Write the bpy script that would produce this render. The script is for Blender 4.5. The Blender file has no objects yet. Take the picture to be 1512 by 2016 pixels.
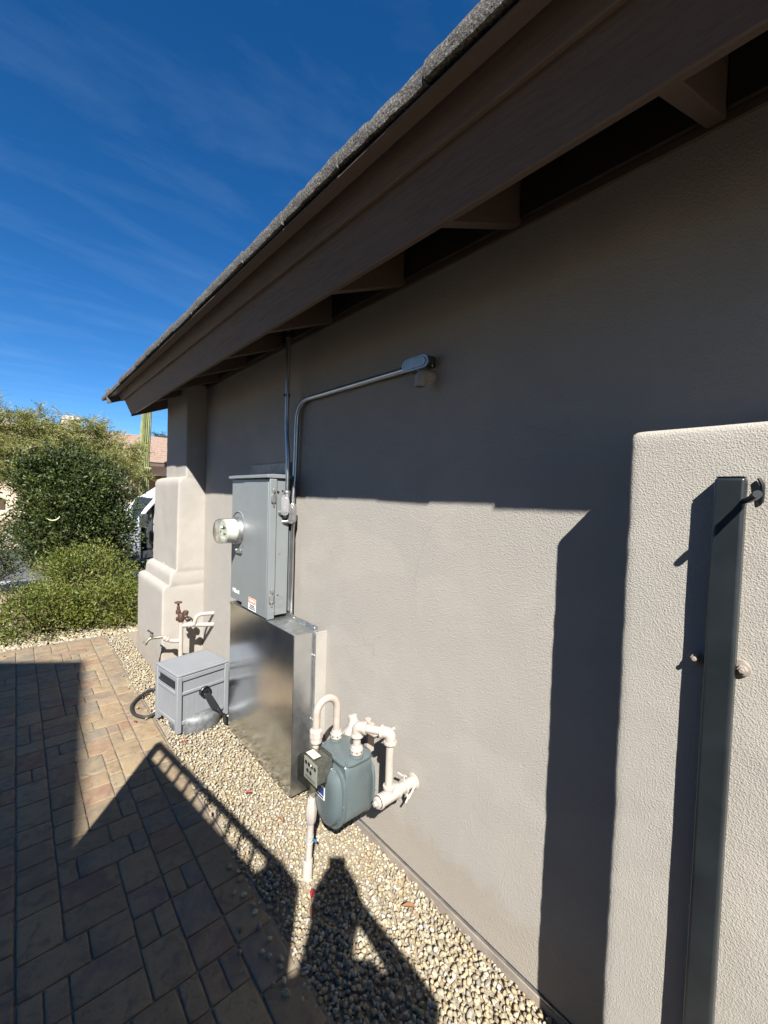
import bpy, bmesh, math, random
import numpy as np
from mathutils import Vector, Matrix, noise as mnoise
R = math.radians
rnd = random.Random(11)
scn = bpy.context.scene
col = scn.collection

# ------------------------------------------------------------------ camera
CAM = Vector((0.0, 1.3, 1.66))
yaw, pitch, roll = R(41.615), R(2.003), R(1.820)
_f0 = Vector((math.cos(yaw), -math.sin(yaw), 0)); _r0 = Vector((-math.sin(yaw), -math.cos(yaw), 0)); _u0 = Vector((0, 0, 1))
FWD = _f0*math.cos(pitch) - _u0*math.sin(pitch); _up = _u0*math.cos(pitch) + _f0*math.sin(pitch)
RGT = _r0*math.cos(roll) + _up*math.sin(roll); UPV = _up*math.cos(roll) - _r0*math.sin(roll)
cd = bpy.data.cameras.new('camera'); cam = bpy.data.objects.new('camera', cd); col.objects.link(cam)
cd.sensor_fit = 'VERTICAL'; cd.sensor_height = 24.0; cd.lens = 24.0*815.0/2016.0
cd.clip_start = 0.02; cd.clip_end = 3000
cm = Matrix((RGT, UPV, -FWD)).transposed().to_4x4(); cm.translation = CAM
cam.matrix_world = cm
scn.camera = cam

# ------------------------------------------------------------------ light
SUN = Vector((0.59706, -0.44242, -0.66916)).normalized()      # direction the light travels
sl = bpy.data.lights.new('sun', 'SUN'); so = bpy.data.objects.new('sun', sl); col.objects.link(so)
sl.energy = 5.0; sl.angle = R(0.53); sl.color = (1.0, 0.975, 0.94)
so.rotation_euler = SUN.to_track_quat('-Z', 'Y').to_euler()
world = bpy.data.worlds.new('World'); scn.world = world; world.use_nodes = True
wn, wl = world.node_tree.nodes, world.node_tree.links
wn.clear()
sky = wn.new('ShaderNodeTexSky'); sky.sky_type = 'NISHITA'; sky.sun_disc = False
sky.sun_elevation = math.asin(-SUN.z); sky.sun_rotation = math.atan2(-SUN.x, -SUN.y)
sky.altitude = 500; sky.air_density = 0.75; sky.dust_density = 0.0; sky.ozone_density = 4.0
tc = wn.new('ShaderNodeTexCoord'); sep = wn.new('ShaderNodeSeparateXYZ'); wl.new(tc.outputs['Generated'], sep.inputs[0])
zc = wn.new('ShaderNodeMath'); zc.operation = 'MAXIMUM'; wl.new(sep.outputs['Z'], zc.inputs[0]); zc.inputs[1].default_value = 0.06
dx = wn.new('ShaderNodeMath'); dx.operation = 'DIVIDE'; wl.new(sep.outputs['X'], dx.inputs[0]); wl.new(zc.outputs[0], dx.inputs[1])
dy = wn.new('ShaderNodeMath'); dy.operation = 'DIVIDE'; wl.new(sep.outputs['Y'], dy.inputs[0]); wl.new(zc.outputs[0], dy.inputs[1])
cb = wn.new('ShaderNodeCombineXYZ'); wl.new(dx.outputs[0], cb.inputs[0]); wl.new(dy.outputs[0], cb.inputs[1])
mp = wn.new('ShaderNodeMapping'); mp.inputs['Rotation'].default_value = (0, 0, R(28)); mp.inputs['Scale'].default_value = (1.5, 0.55, 1)
wl.new(cb.outputs[0], mp.inputs['Vector'])
n1 = wn.new('ShaderNodeTexNoise'); n1.inputs['Scale'].default_value = 2.1; n1.inputs['Detail'].default_value = 8; n1.inputs['Roughness'].default_value = 0.6; n1.inputs['Distortion'].default_value = 0.35
wl.new(mp.outputs[0], n1.inputs['Vector'])
cr = wn.new('ShaderNodeValToRGB'); cr.color_ramp.elements[0].position = 0.46; cr.color_ramp.elements[0].color = (0, 0, 0, 1)
cr.color_ramp.elements[1].position = 0.9; cr.color_ramp.elements[1].color = (0.11, 0.11, 0.11, 1)
wl.new(n1.outputs['Fac'], cr.inputs[0])
hue = wn.new('ShaderNodeHueSaturation'); hue.inputs['Saturation'].default_value = 1.28; hue.inputs['Value'].default_value = 1.30; hue.inputs['Hue'].default_value = 0.502; wl.new(sky.outputs[0], hue.inputs['Color'])
mx = wn.new('ShaderNodeMixRGB'); wl.new(cr.outputs[0], mx.inputs[0]); wl.new(hue.outputs[0], mx.inputs[1]); mx.inputs[2].default_value = (4.4, 6.4, 8.6, 1)
bg = wn.new('ShaderNodeBackground'); bg.inputs['Strength'].default_value = 0.05; wl.new(mx.outputs[0], bg.inputs['Color'])
wo = wn.new('ShaderNodeOutputWorld'); wl.new(bg.outputs[0], wo.inputs[0])
vs = scn.view_settings; vs.view_transform = 'Standard'; vs.look = 'None'; vs.exposure = 1.3; vs.gamma = 1.0; vs.use_curve_mapping = False
scn.render.engine = 'CYCLES'
scn.cycles.use_denoising = True
scn.cycles.max_bounces = 8; scn.cycles.diffuse_bounces = 4; scn.cycles.glossy_bounces = 4; scn.cycles.transmission_bounces = 8
scn.cycles.transparent_max_bounces = 16; scn.cycles.caustics_reflective = False; scn.cycles.caustics_refractive = False
scn.cycles.sample_clamp_indirect = 6.0

# ------------------------------------------------------------------ helpers
class MB:
    def __init__(s): s.v = []; s.f = []
    def add(s, vs, fs):
        b = len(s.v); s.v += [tuple(v) for v in vs]; s.f += [tuple(i+b for i in f) for f in fs]; return s
    def box(s, a, b, M=None):
        (x0, y0, z0), (x1, y1, z1) = a, b
        x0, x1 = min(x0, x1), max(x0, x1); y0, y1 = min(y0, y1), max(y0, y1); z0, z1 = min(z0, z1), max(z0, z1)
        vs = [Vector(p) for p in ((x0,y0,z0),(x1,y0,z0),(x1,y1,z0),(x0,y1,z0),(x0,y0,z1),(x1,y0,z1),(x1,y1,z1),(x0,y1,z1))]
        if M: vs = [M @ v for v in vs]
        return s.add(vs, [(0,3,2,1),(4,5,6,7),(0,1,5,4),(1,2,6,5),(2,3,7,6),(3,0,4,7)])
    def tube(s, pts, r, n=12, cap=True, radii=None):
        pts = [Vector(p) for p in pts]; m = len(pts)
        rings = []; prev = None
        for i, p in enumerate(pts):
            t = (pts[min(i+1, m-1)] - pts[max(i-1, 0)]).normalized()
            if prev is None:
                a = Vector((0, 0, 1)) if abs(t.z) < 0.9 else Vector((1, 0, 0))
                u = t.cross(a).normalized()
            else:
                u = (prev - t*prev.dot(t)).normalized()
            prev = u; w = t.cross(u)
            rr = radii[i] if radii else r
            rings.append([p + (u*math.cos(2*math.pi*k/n) + w*math.sin(2*math.pi*k/n))*rr for k in range(n)])
        vs = [v for ring in rings for v in ring]; fs = []
        for i in range(m-1):
            for k in range(n):
                fs.append((i*n+k, i*n+(k+1) % n, (i+1)*n+(k+1) % n, (i+1)*n+k))
        if cap:
            fs.append(tuple(range(n-1, -1, -1))); fs.append(tuple((m-1)*n+k for k in range(n)))
        return s.add(vs, fs)
    def cyl(s, p0, p1, r0, r1=None, n=16): return s.tube([p0, p1], r0, n, True, [r0, r0 if r1 is None else r1])
    def lathe(s, o, ax, prof, n=24, cap=True):
        o = Vector(o); ax = Vector(ax).normalized(); a = Vector((0, 0, 1)) if abs(ax.z) < 0.9 else Vector((1, 0, 0))
        u = ax.cross(a).normalized(); w = ax.cross(u); vs = []; fs = []
        for (r, h) in prof:
            for k in range(n): vs.append(o + ax*h + (u*math.cos(2*math.pi*k/n) + w*math.sin(2*math.pi*k/n))*max(r, 1e-5))
        for i in range(len(prof)-1):
            for k in range(n): fs.append((i*n+k, i*n+(k+1) % n, (i+1)*n+(k+1) % n, (i+1)*n+k))
        if cap:
            fs.append(tuple(range(n-1, -1, -1))); fs.append(tuple((len(prof)-1)*n+k for k in range(n)))
        return s.add(vs, fs)
    def prism(s, poly, d, M=None):
        """poly: 3D points of one face, d: extrusion vector"""
        p = [Vector(q) for q in poly]; d = Vector(d); n = len(p)
        vs = p + [q+d for q in p]
        if M: vs = [M @ v for v in vs]
        return s.add(vs, [tuple(range(n-1, -1, -1)), tuple(range(n, 2*n))] + [(i, (i+1) % n, n+(i+1) % n, n+i) for i in range(n)])
    def build(s, name, m, parent=None, smooth=False, bevel=0, seg=2, ang=30, sub=0):
        me = bpy.data.meshes.new(name); me.from_pydata(s.v, [], s.f)
        bm = bmesh.new(); bm.from_mesh(me); bmesh.ops.recalc_face_normals(bm, faces=bm.faces); bm.to_mesh(me); bm.free()
        o = bpy.data.objects.new(name, me); col.objects.link(o)
        if m: me.materials.append(m)
        if parent: o.parent = parent
        if bevel:
            b = o.modifiers.new('bevel', 'BEVEL'); b.width = bevel; b.segments = seg; b.limit_method = 'ANGLE'; b.angle_limit = R(ang)
        if sub:
            q = o.modifiers.new('sub', 'SUBSURF'); q.levels = sub; q.render_levels = sub
        if smooth or bevel:
            if hasattr(me, 'shade_smooth'): me.shade_smooth()
            try: me.set_sharp_from_angle(angle=R(38))
            except Exception: pass
        return o

def raw(name, verts, faces, m, parent=None, smooth=False, cols=None):
    """numpy mesh; faces (n,3) or (n,4)"""
    verts = np.asarray(verts, np.float32); faces = np.asarray(faces, np.int32); k = faces.shape[1]
    me = bpy.data.meshes.new(name)
    me.vertices.add(len(verts)); me.vertices.foreach_set('co', verts.ravel())
    me.loops.add(faces.size); me.loops.foreach_set('vertex_index', faces.ravel())
    me.polygons.add(len(faces)); me.polygons.foreach_set('loop_start', np.arange(0, faces.size, k, dtype=np.int32))
    me.polygons.foreach_set('loop_total', np.full(len(faces), k, np.int32))
    if smooth: me.polygons.foreach_set('use_smooth', np.ones(len(faces), bool))
    if cols is not None:
        at = me.color_attributes.new('tint', 'FLOAT_COLOR', 'POINT'); c4 = np.ones((len(verts), 4), np.float32); c4[:, :3] = cols
        at.data.foreach_set('color', c4.ravel())
    me.update(calc_edges=True)
    o = bpy.data.objects.new(name, me); col.objects.link(o)
    if m: me.materials.append(m)
    if parent: o.parent = parent
    return o

def tag(o, label=None, cat=None, group=None, kind=None):
    if label: o['label'] = label
    if cat: o['category'] = cat
    if group: o['group'] = group
    if kind: o['kind'] = kind
    return o
def empty(name, loc=(0, 0, 0), rz=0.0):
    o = bpy.data.objects.new(name, None); col.objects.link(o); o.location = loc; o.rotation_euler = (0, 0, rz); o.empty_display_size = 0.1
    return o

# ------------------------------------------------------------------ materials
def principled(name, c, rough=0.6, metal=0.0, spec=0.5):
    m = bpy.data.materials.new(name); m.use_nodes = True
    b = m.node_tree.nodes['Principled BSDF']
    b.inputs['Base Color'].default_value = (*c, 1); b.inputs['Roughness'].default_value = rough; b.inputs['Metallic'].default_value = metal
    b.inputs['Specular IOR Level'].default_value = spec
    return m
def N(m, t): return m.node_tree.nodes.new(t)
def L(m, a, b): m.node_tree.links.new(a, b)
def bsdf(m): return m.node_tree.nodes['Principled BSDF']
def coords(m, scale=(1, 1, 1), kind='Object'):
    t = N(m, 'ShaderNodeTexCoord'); mp = N(m, 'ShaderNodeMapping'); mp.inputs['Scale'].default_value = scale
    L(m, t.outputs[kind], mp.inputs['Vector']); return mp.outputs[0]
def noise(m, vec, scale, detail=4, rough=0.55, dist=0.0):
    n = N(m, 'ShaderNodeTexNoise'); n.inputs['Scale'].default_value = scale; n.inputs['Detail'].default_value = detail
    n.inputs['Roughness'].default_value = rough; n.inputs['Distortion'].default_value = dist
    if vec is not None: L(m, vec, n.inputs['Vector'])
    return n.outputs['Fac']
def ramp(m, fac, stops):
    r = N(m, 'ShaderNodeValToRGB'); e = r.color_ramp.elements
    while len(e) < len(stops): e.new(0.5)
    for el, (p, c) in zip(e, stops): el.position = p; el.color = (*c, 1) if len(c) == 3 else c
    L(m, fac, r.inputs[0]); return r.outputs[0]
def mixc(m, fac, a, b, mode='MIX'):
    x = N(m, 'ShaderNodeMixRGB'); x.blend_type = mode
    for i, v in ((0, fac), (1, a), (2, b)):
        if isinstance(v, (int, float)): x.inputs[i].default_value = v
        elif isinstance(v, tuple): x.inputs[i].default_value = (*v, 1)
        else: L(m, v, x.inputs[i])
    return x.outputs[0]
def bump(m, h, strength=0.5, dist=0.002, prev=None):
    b = N(m, 'ShaderNodeBump'); b.inputs['Strength'].default_value = strength; b.inputs['Distance'].default_value = dist
    L(m, h, b.inputs['Height'])
    if prev is not None: L(m, prev, b.inputs['Normal'])
    return b.outputs[0]
def setc(m, c): L(m, c, bsdf(m).inputs['Base Color'])
def setn(m, n): L(m, n, bsdf(m).inputs['Normal'])
def setr(m, r): L(m, r, bsdf(m).inputs['Roughness'])

def simple(name, c, rough=0.5, metal=0.0, var=0.15, nscale=8.0, bs=0.0, bscale=60.0, bdist=0.001):
    """paint or plastic with faint dirt and unevenness"""
    m = principled(name, c, rough, metal); v = coords(m)
    n = noise(m, v, nscale, 5, 0.6)
    setc(m, ramp(m, n, [(0.3, tuple(x*(1-var) for x in c)), (0.7, tuple(min(1, x*(1+var)) for x in c))]))
    rr = N(m, 'ShaderNodeMapRange'); rr.inputs[3].default_value = max(0.03, rough-0.08); rr.inputs[4].default_value = min(1, rough+0.12)
    L(m, noise(m, v, nscale*2.3, 3), rr.inputs[0]); setr(m, rr.outputs[0])
    if bs: setn(m, bump(m, noise(m, v, bscale, 3), bs, bdist))
    return m

def stucco(name, c1, c2, fine=190.0, depth=0.0022, strength=0.75):
    m = principled(name, c1, 0.92, 0, 0.25); v = coords(m)
    big = noise(m, v, 1.7, 5, 0.62); mid = noise(m, v, 7.0, 5, 0.6)
    c = mixc(m, ramp(m, big, [(0.35, (0, 0, 0)), (0.68, (1, 1, 1))]), c1, c2)
    c = mixc(m, ramp(m, mid, [(0.3, (0.0, 0.0, 0.0)), (0.75, (0.35, 0.35, 0.35))]), c, tuple(x*0.86 for x in c1))
    # faint streaks of dust that run down the wall
    vs_ = coords(m, (9, 9, 0.8)); st = noise(m, vs_, 1.0, 4, 0.6)
    c = mixc(m, ramp(m, st, [(0.55, (0, 0, 0)), (0.8, (0.16, 0.16, 0.16))]), c, tuple(min(1, x*1.25) for x in c1))
    # hairline cracks, broken up by noise, and vague trowelled patches
    wv = N(m, 'ShaderNodeVectorMath'); wv.operation = 'MULTIPLY_ADD'; nzc = N(m, 'ShaderNodeTexNoise'); nzc.inputs['Scale'].default_value = 3.0; nzc.inputs['Detail'].default_value = 6; L(m, v, nzc.inputs['Vector'])
    L(m, nzc.outputs['Color'], wv.inputs[0]); wv.inputs[1].default_value = (0.35, 0.35, 0.35); L(m, v, wv.inputs[2])
    vc = N(m, 'ShaderNodeTexVoronoi'); vc.feature = 'DISTANCE_TO_EDGE'; vc.inputs['Scale'].default_value = 0.9; L(m, wv.outputs[0], vc.inputs['Vector'])
    ckm = mixc(m, 1.0, ramp(m, vc.outputs['Distance'], [(0.0, (0.22, 0.22, 0.22)), (0.0035, (0, 0, 0))]), ramp(m, noise(m, v, 1.9, 2), [(0.50, (0, 0, 0)), (0.58, (1, 1, 1))]), 'MULTIPLY')
    c = mixc(m, ckm, c, tuple(x*0.5 for x in c1))
    pt = noise(m, coords(m, (1.0, 1.0, 1.6)), 2.6, 3, 0.5, 0.8)
    c = mixc(m, ramp(m, pt, [(0.52, (0, 0, 0)), (0.60, (0.28, 0.28, 0.28))]), c, (c1[0]*1.10, c1[1]*1.11, c1[2]*1.13))
    # splashed dirt along the foot of the wall
    tco = N(m, 'ShaderNodeTexCoord'); sz = N(m, 'ShaderNodeSeparateXYZ'); L(m, tco.outputs['Object'], sz.inputs[0])
    dz = N(m, 'ShaderNodeMath'); dz.operation = 'MULTIPLY_ADD'; L(m, noise(m, v, 9.0, 5, 0.65), dz.inputs[0]); dz.inputs[1].default_value = -0.35; L(m, sz.outputs['Z'], dz.inputs[2])
    c = mixc(m, ramp(m, dz.outputs[0], [(0.0, (0.55, 0.55, 0.55)), (0.10, (0, 0, 0))]), c, (c1[0]*0.80, c1[1]*0.74, c1[2]*0.66))
    setc(m, c)
    h1 = noise(m, v, fine, 4, 0.65); vo = N(m, 'ShaderNodeTexVoronoi'); vo.inputs['Scale'].default_value = fine*0.72; L(m, v, vo.inputs['Vector'])
    h = mixc(m, 0.45, h1, vo.outputs['Distance'])
    gr = noise(m, v, fine*1.6, 2, 0.7)
    c = mixc(m, ramp(m, gr, [(0.30, (0.55, 0.55, 0.55)), (0.45, (0, 0, 0))]), c, tuple(x*0.62 for x in c1))
    c = mixc(m, ramp(m, gr, [(0.58, (0, 0, 0)), (0.74, (0.5, 0.5, 0.5))]), c, tuple(min(1, x*1.35) for x in c1)); setc(m, c)
    hc = noise(m, v, 34.0, 3, 0.5)
    n0 = bump(m, hc, 0.03, 0.003)
    setn(m, bump(m, h, strength, depth, n0))
    return m
M_STUCCO = stucco('stucco_paint', (0.352, 0.321, 0.277), (0.322, 0.299, 0.264), 260.0, 0.0028, 0.9)
M_STUCCO_GATE = stucco('gate_wall_stucco', (0.360, 0.331, 0.282), (0.334, 0.312, 0.272), 380.0, 0.0024, 0.95)
M_STUCCO_FAR = stucco('far_house_stucco', (0.56, 0.44, 0.35), (0.52, 0.42, 0.34), 20.0, 0.004, 0.3)
M_STUCCO_NB = stucco('neighbour_stucco', (0.26, 0.22, 0.18), (0.23, 0.20, 0.17), 60.0, 0.003, 0.5)

def wood_paint():
    m = principled('brown_fascia_paint', (0.085, 0.066, 0.056), 0.62, 0, 0.35); v = coords(m, (1.5, 14, 14)); v2 = coords(m)
    g = noise(m, v, 9.0, 6, 0.7, 0.4); big = noise(m, v2, 2.2, 4)
    c = ramp(m, g, [(0.25, (0.090, 0.064, 0.050)), (0.6, (0.112, 0.082, 0.066)), (0.8, (0.132, 0.099, 0.082))])
    setc(m, mixc(m, ramp(m, big, [(0.4, (0, 0, 0)), (0.75, (0.5, 0.5, 0.5))]), c, (0.135, 0.100, 0.082)))
    vc = coords(m, (2.2, 40, 40)); ck = ramp(m, noise(m, vc, 3.0, 5, 0.65, 1.2), [(0.40, (0, 0, 0)), (0.46, (1, 1, 1))])
    setn(m, bump(m, g, 0.25, 0.002, bump(m, ck, 0.4, 0.002)))
    return m
M_FASCIA = wood_paint()
def tile_mat(name, a, b, c):
    m = principled(name, a, 0.95, 0, 0.2); v = coords(m)
    n = noise(m, v, 140.0, 4, 0.7); n2 = noise(m, v, 6.0, 4); 
    cc = ramp(m, n, [(0.36, tuple(x*0.35 for x in a)), (0.47, a), (0.58, b), (0.7, c)])
    setc(m, mixc(m, ramp(m, n2, [(0.45, (0, 0, 0)), (0.7, (0.6, 0.6, 0.6))]), cc, tuple(x*0.55 for x in a)))
    setn(m, bump(m, n, 1.0, 0.006))
    return m
M_TILE = tile_mat('roof_tile_concrete', (0.105, 0.098, 0.088), (0.165, 0.155, 0.14), (0.34, 0.325, 0.30))
M_TILE_FAR = tile_mat('far_roof_tile', (0.30, 0.21, 0.155), (0.36, 0.25, 0.19), (0.40, 0.29, 0.22))

def paver_mat():
    m = principled('paver_concrete', (0.2, 0.16, 0.12), 0.9, 0, 0.25); v = coords(m, kind='Object')
    oi = N(m, 'ShaderNodeObjectInfo')
    at = N(m, 'ShaderNodeTexCoord')
    # shift the pattern per paver so no two look alike
    vm = N(m, 'ShaderNodeVectorMath'); vm.operation = 'MULTIPLY_ADD'; L(m, oi.outputs['Location'], vm.inputs[0]); vm.inputs[1].default_value = (3.1, 2.3, 1.0); L(m, at.outputs['Object'], vm.inputs[2])
    pv = vm.outputs[0]
    base = ramp(m, oi.outputs['Random'], [(0.0, (0.29, 0.215, 0.130)), (0.22, (0.19, 0.155, 0.115)), (0.40, (0.31, 0.245, 0.155)), (0.58, (0.165, 0.158, 0.145)), (0.74, (0.235, 0.140, 0.100)), (0.88, (0.27, 0.225, 0.155)), (1.0, (0.155, 0.147, 0.135))])
    n = noise(m, pv, 9.0, 5, 0.6, 1.0)
    c = mixc(m, ramp(m, n, [(0.36, (0, 0, 0)), (0.62, (1, 1, 1))]), base, mixc(m, 0.6, base, (0.34, 0.275, 0.18)))
    n2 = noise(m, pv, 14.0, 5, 0.6, 1.5)
    c = mixc(m, ramp(m, n2, [(0.52, (0, 0, 0)), (0.68, (0.75, 0.75, 0.75))]), c, (0.155, 0.135, 0.115))
    c = mixc(m, 1.0, c, (0.92, 0.86, 0.78), 'MULTIPLY')
    sp = noise(m, pv, 260.0, 3, 0.7)
    c = mixc(m, ramp(m, sp, [(0.3, (0.55, 0.55, 0.55)), (0.48, (0, 0, 0))]), c, (0.09, 0.08, 0.07))
    setc(m, c)
    setn(m, bump(m, sp, 0.5, 0.0018, bump(m, noise(m, pv, 30.0, 4), 0.45, 0.004)))
    return m
M_PAVER = paver_mat()
M_SAND = simple('joint_sand', (0.19, 0.155, 0.115), 0.95, 0, 0.3, 40, 0.6, 300, 0.002)
def tint_mat(name, rough=0.85, nscale=70.0, amt=0.3, bd=0.002):
    m = principled(name, (0.5, 0.5, 0.5), rough, 0, 0.3); v = coords(m); a = N(m, 'ShaderNodeVertexColor'); a.layer_name = 'tint'
    n = noise(m, v, nscale, 4, 0.65)
    setc(m, mixc(m, 1.0, a.outputs[0], ramp(m, n, [(0.3, (1-amt*1.4,)*3), (0.7, (1+amt*0.6,)*3)]), 'MULTIPLY'))
    setn(m, bump(m, n, 0.6, bd)); return m
M_STONE = tint_mat('gravel_stone', 0.88, 120.0, 0.34, 0.003)
M_SOIL = simple('gravel_soil', (0.27, 0.22, 0.155), 0.95, 0, 0.35, 45, 0.8, 200, 0.006)
def yard_mat():
    m = principled('decomposed_granite', (0.36, 0.27, 0.19), 0.95, 0, 0.2); v = coords(m)
    c = ramp(m, noise(m, v, 60, 5, 0.7), [(0.3, (0.22, 0.16, 0.11)), (0.5, (0.38, 0.29, 0.2)), (0.7, (0.5, 0.41, 0.3))])
    setc(m, mixc(m, ramp(m, noise(m, v, 0.5, 4), [(0.4, (0, 0, 0)), (0.7, (0.5, 0.5, 0.5))]), c, (0.33, 0.23, 0.16)))
    setn(m, bump(m, noise(m, v, 90, 3), 0.8, 0.02)); return m
M_YARD = yard_mat()
M_ASPHALT = simple('asphalt', (0.085, 0.083, 0.08), 0.9, 0, 0.25, 3.0, 0.5, 150, 0.004)
M_CONC = simple('kerb_concrete', (0.42, 0.39, 0.34), 0.9, 0, 0.15, 5.0, 0.4, 120, 0.002)
M_FOOT = simple('footing_concrete', (0.24, 0.20, 0.16), 0.95, 0, 0.2, 14.0, 0.6, 120, 0.003)

def galv_mat():
    m = principled('galvanized_steel', (0.56, 0.57, 0.565), 0.3, 1.0); v = coords(m)
    vo = N(m, 'ShaderNodeTexVoronoi'); vo.inputs['Scale'].default_value = 46.0; L(m, v, vo.inputs['Vector'])
    n = noise(m, v, 5.0, 5, 0.6)
    c = ramp(m, n, [(0.3, (0.66, 0.69, 0.70)), (0.7, (0.76, 0.785, 0.79))])
    setc(m, mixc(m, 0.06, c, vo.outputs['Color'], 'MULTIPLY'))
    rr = N(m, 'ShaderNodeMapRange'); rr.inputs[3].default_value = 0.13; rr.inputs[4].default_value = 0.26
    L(m, mixc(m, 0.15, n, vo.outputs['Color']), rr.inputs[0]); setr(m, rr.outputs[0])
    vs_ = coords(m, (1, 1, 0.15)); setn(m, bump(m, noise(m, vs_, 7.0, 2), 0.12, 0.004))
    return m
M_GALV = galv_mat()
M_GALV_SIDE = simple('galv_side_lit', (0.80, 0.81, 0.80), 0.30, 1.0, 0.06, 12, 0.1, 30)  # lighter copy of the zinc: reflected light put into the side colour
M_GALV_DULL = simple('weathered_zinc', (0.50, 0.51, 0.50), 0.42, 1.0, 0.25, 22, 0.15, 60)
M_CONDUIT = simple('conduit_steel', (0.46, 0.47, 0.475), 0.34, 1.0, 0.12, 14)
M_DIECAST = simple('diecast_aluminium', (0.50, 0.50, 0.49), 0.45, 1.0, 0.15, 30, 0.2, 200)
M_OUTLET = simple('dark_outlet_metal', (0.21, 0.22, 0.225), 0.35, 1.0, 0.15, 30, 0.2, 200)
M_PANEL = simple('panel_grey_enamel', (0.175, 0.190, 0.190), 0.34, 0, 0.05, 5)
M_DARK = principled('gap_shade_black', (0.012, 0.012, 0.012), 0.8)  # near-black standing in for the shade inside gaps and openings
M_BLACK = simple('black_plastic', (0.016, 0.016, 0.017), 0.38, 0, 0.2, 20)
M_RUBBER = simple('black_rubber', (0.02, 0.02, 0.02), 0.6, 0, 0.2, 30)
M_WHITE = simple('white_print', (0.80, 0.79, 0.77), 0.5, 0, 0.04, 30)
M_INK = principled('black_print', (0.02, 0.02, 0.02), 0.6)
M_ORANGE = simple('orange_print', (0.78, 0.30, 0.19), 0.5, 0, 0.08, 30)
M_PIPE = simple('cream_pipe_paint', (0.375, 0.33, 0.285), 0.45, 0, 0.12, 16, 0.25, 70, 0.001)
M_PIPE_TAN = simple('tan_pipe_paint', (0.35, 0.29, 0.24), 0.55, 0, 0.12, 16, 0.25, 70, 0.001)
M_GAS = simple('gas_meter_grey_enamel', (0.088, 0.110, 0.110), 0.25, 0, 0.07, 9, 0.12, 35, 0.001)
M_BRASS = simple('rusted_valve_bronze', (0.085, 0.046, 0.030), 0.55, 0.3, 0.35, 60, 0.4, 120)
M_BIB = simple('dull_brass_faucet', (0.34, 0.31, 0.25), 0.42, 0.8, 0.3, 60, 0.3, 120)
M_REEL = simple('grey_resin', (0.215, 0.222, 0.230), 0.48, 0, 0.06, 7, 0.15, 220, 0.0005)
M_BLUE = simple('blue_nameplate', (0.022, 0.045, 0.20), 0.4, 0, 0.1, 30)
M_RED = simple('red_petal', (0.30, 0.02, 0.025), 0.6, 0, 0.2, 60)
M_LEAFBROWN = simple('dry_leaf', (0.20, 0.095, 0.045), 0.8, 0, 0.3, 60)
M_STEEL_BLACK = simple('black_gate_paint', (0.014, 0.018, 0.020), 0.32, 0, 0.25, 9, 0.15, 50)
M_TAB = simple('painted_steel_tab', (0.27, 0.23, 0.19), 0.5, 0, 0.1, 30, 0.2, 80)
def glass_mat(name, tint=(1, 1, 1), rough=0.02, ior=1.45):
    m = principled(name, tint, rough); nt = m.node_tree
    tr = N(m, 'ShaderNodeBsdfTransparent'); tr.inputs[0].default_value = (*tint, 1); gl_ = N(m, 'ShaderNodeBsdfGlossy'); gl_.inputs['Roughness'].default_value = rough
    lw = N(m, 'ShaderNodeLayerWeight'); lw.inputs[0].default_value = 0.5; fr = N(m, 'ShaderNodeMath'); fr.operation = 'POWER'; L(m, lw.outputs['Facing'], fr.inputs[0]); fr.inputs[1].default_value = 3.5
    f2 = N(m, 'ShaderNodeMath'); f2.operation = 'MULTIPLY_ADD'; L(m, fr.outputs[0], f2.inputs[0]); f2.inputs[1].default_value = 0.6; f2.inputs[2].default_value = 0.05; ms = N(m, 'ShaderNodeMixShader')
    L(m, f2.outputs[0], ms.inputs[0]); L(m, tr.outputs[0], ms.inputs[1]); L(m, gl_.outputs[0], ms.inputs[2]); L(m, ms.outputs[0], nt.nodes['Material Output'].inputs[0]); return m
M_GLASS = glass_mat('clear_glass', (0.97, 0.97, 0.95), 0.03)
M_SMOKE = glass_mat('clear_polycarbonate', (0.66, 0.66, 0.60), 0.12)
M_WINDOW = principled('window_glass', (0.03, 0.045, 0.06), 0.06, 0, 0.6)
M_VAN = simple('white_van_paint', (0.74, 0.75, 0.76), 0.22, 0, 0.04, 3)
M_CYAN = simple('cyan_van_graphic', (0.03, 0.36, 0.52), 0.3, 0, 0.1, 4)
M_VANDARK = simple('dark_van_trim', (0.03, 0.031, 0.033), 0.55, 0, 0.2, 8)
M_RIM = simple('steel_wheel', (0.40, 0.41, 0.42), 0.4, 0.8, 0.1, 20)
def leaf_mat(name, a, b, trans=0.25, rough=0.5):
    m = principled(name, a, rough, 0, 0.4); at = N(m, 'ShaderNodeVertexColor'); at.layer_name = 'tint'
    setc(m, at.outputs[0])
    t = N(m, 'ShaderNodeBsdfTranslucent'); L(m, at.outputs[0], t.inputs['Color'])
    ms = N(m, 'ShaderNodeMixShader'); ms.inputs[0].default_value = trans
    L(m, bsdf(m).outputs[0], ms.inputs[1]); L(m, t.outputs[0], ms.inputs[2]); L(m, ms.outputs[0], m.node_tree.nodes['Material Output'].inputs[0])
    return m
M_LEAF = leaf_mat('leaf', (0.05, 0.08, 0.02), (0.1, 0.12, 0.03))
M_BARK = simple('bark', (0.13, 0.10, 0.07), 0.9, 0, 0.3, 20, 0.6, 60, 0.004)
M_GREENBARK = simple('green_bark', (0.20, 0.20, 0.085), 0.8, 0, 0.25, 6)
M_TWIG = simple('grey_twig', (0.19, 0.16, 0.105), 0.85, 0, 0.3, 6)
M_POD = simple('pale_seed_pod', (0.50, 0.47, 0.30), 0.7, 0, 0.15, 20)
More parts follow.
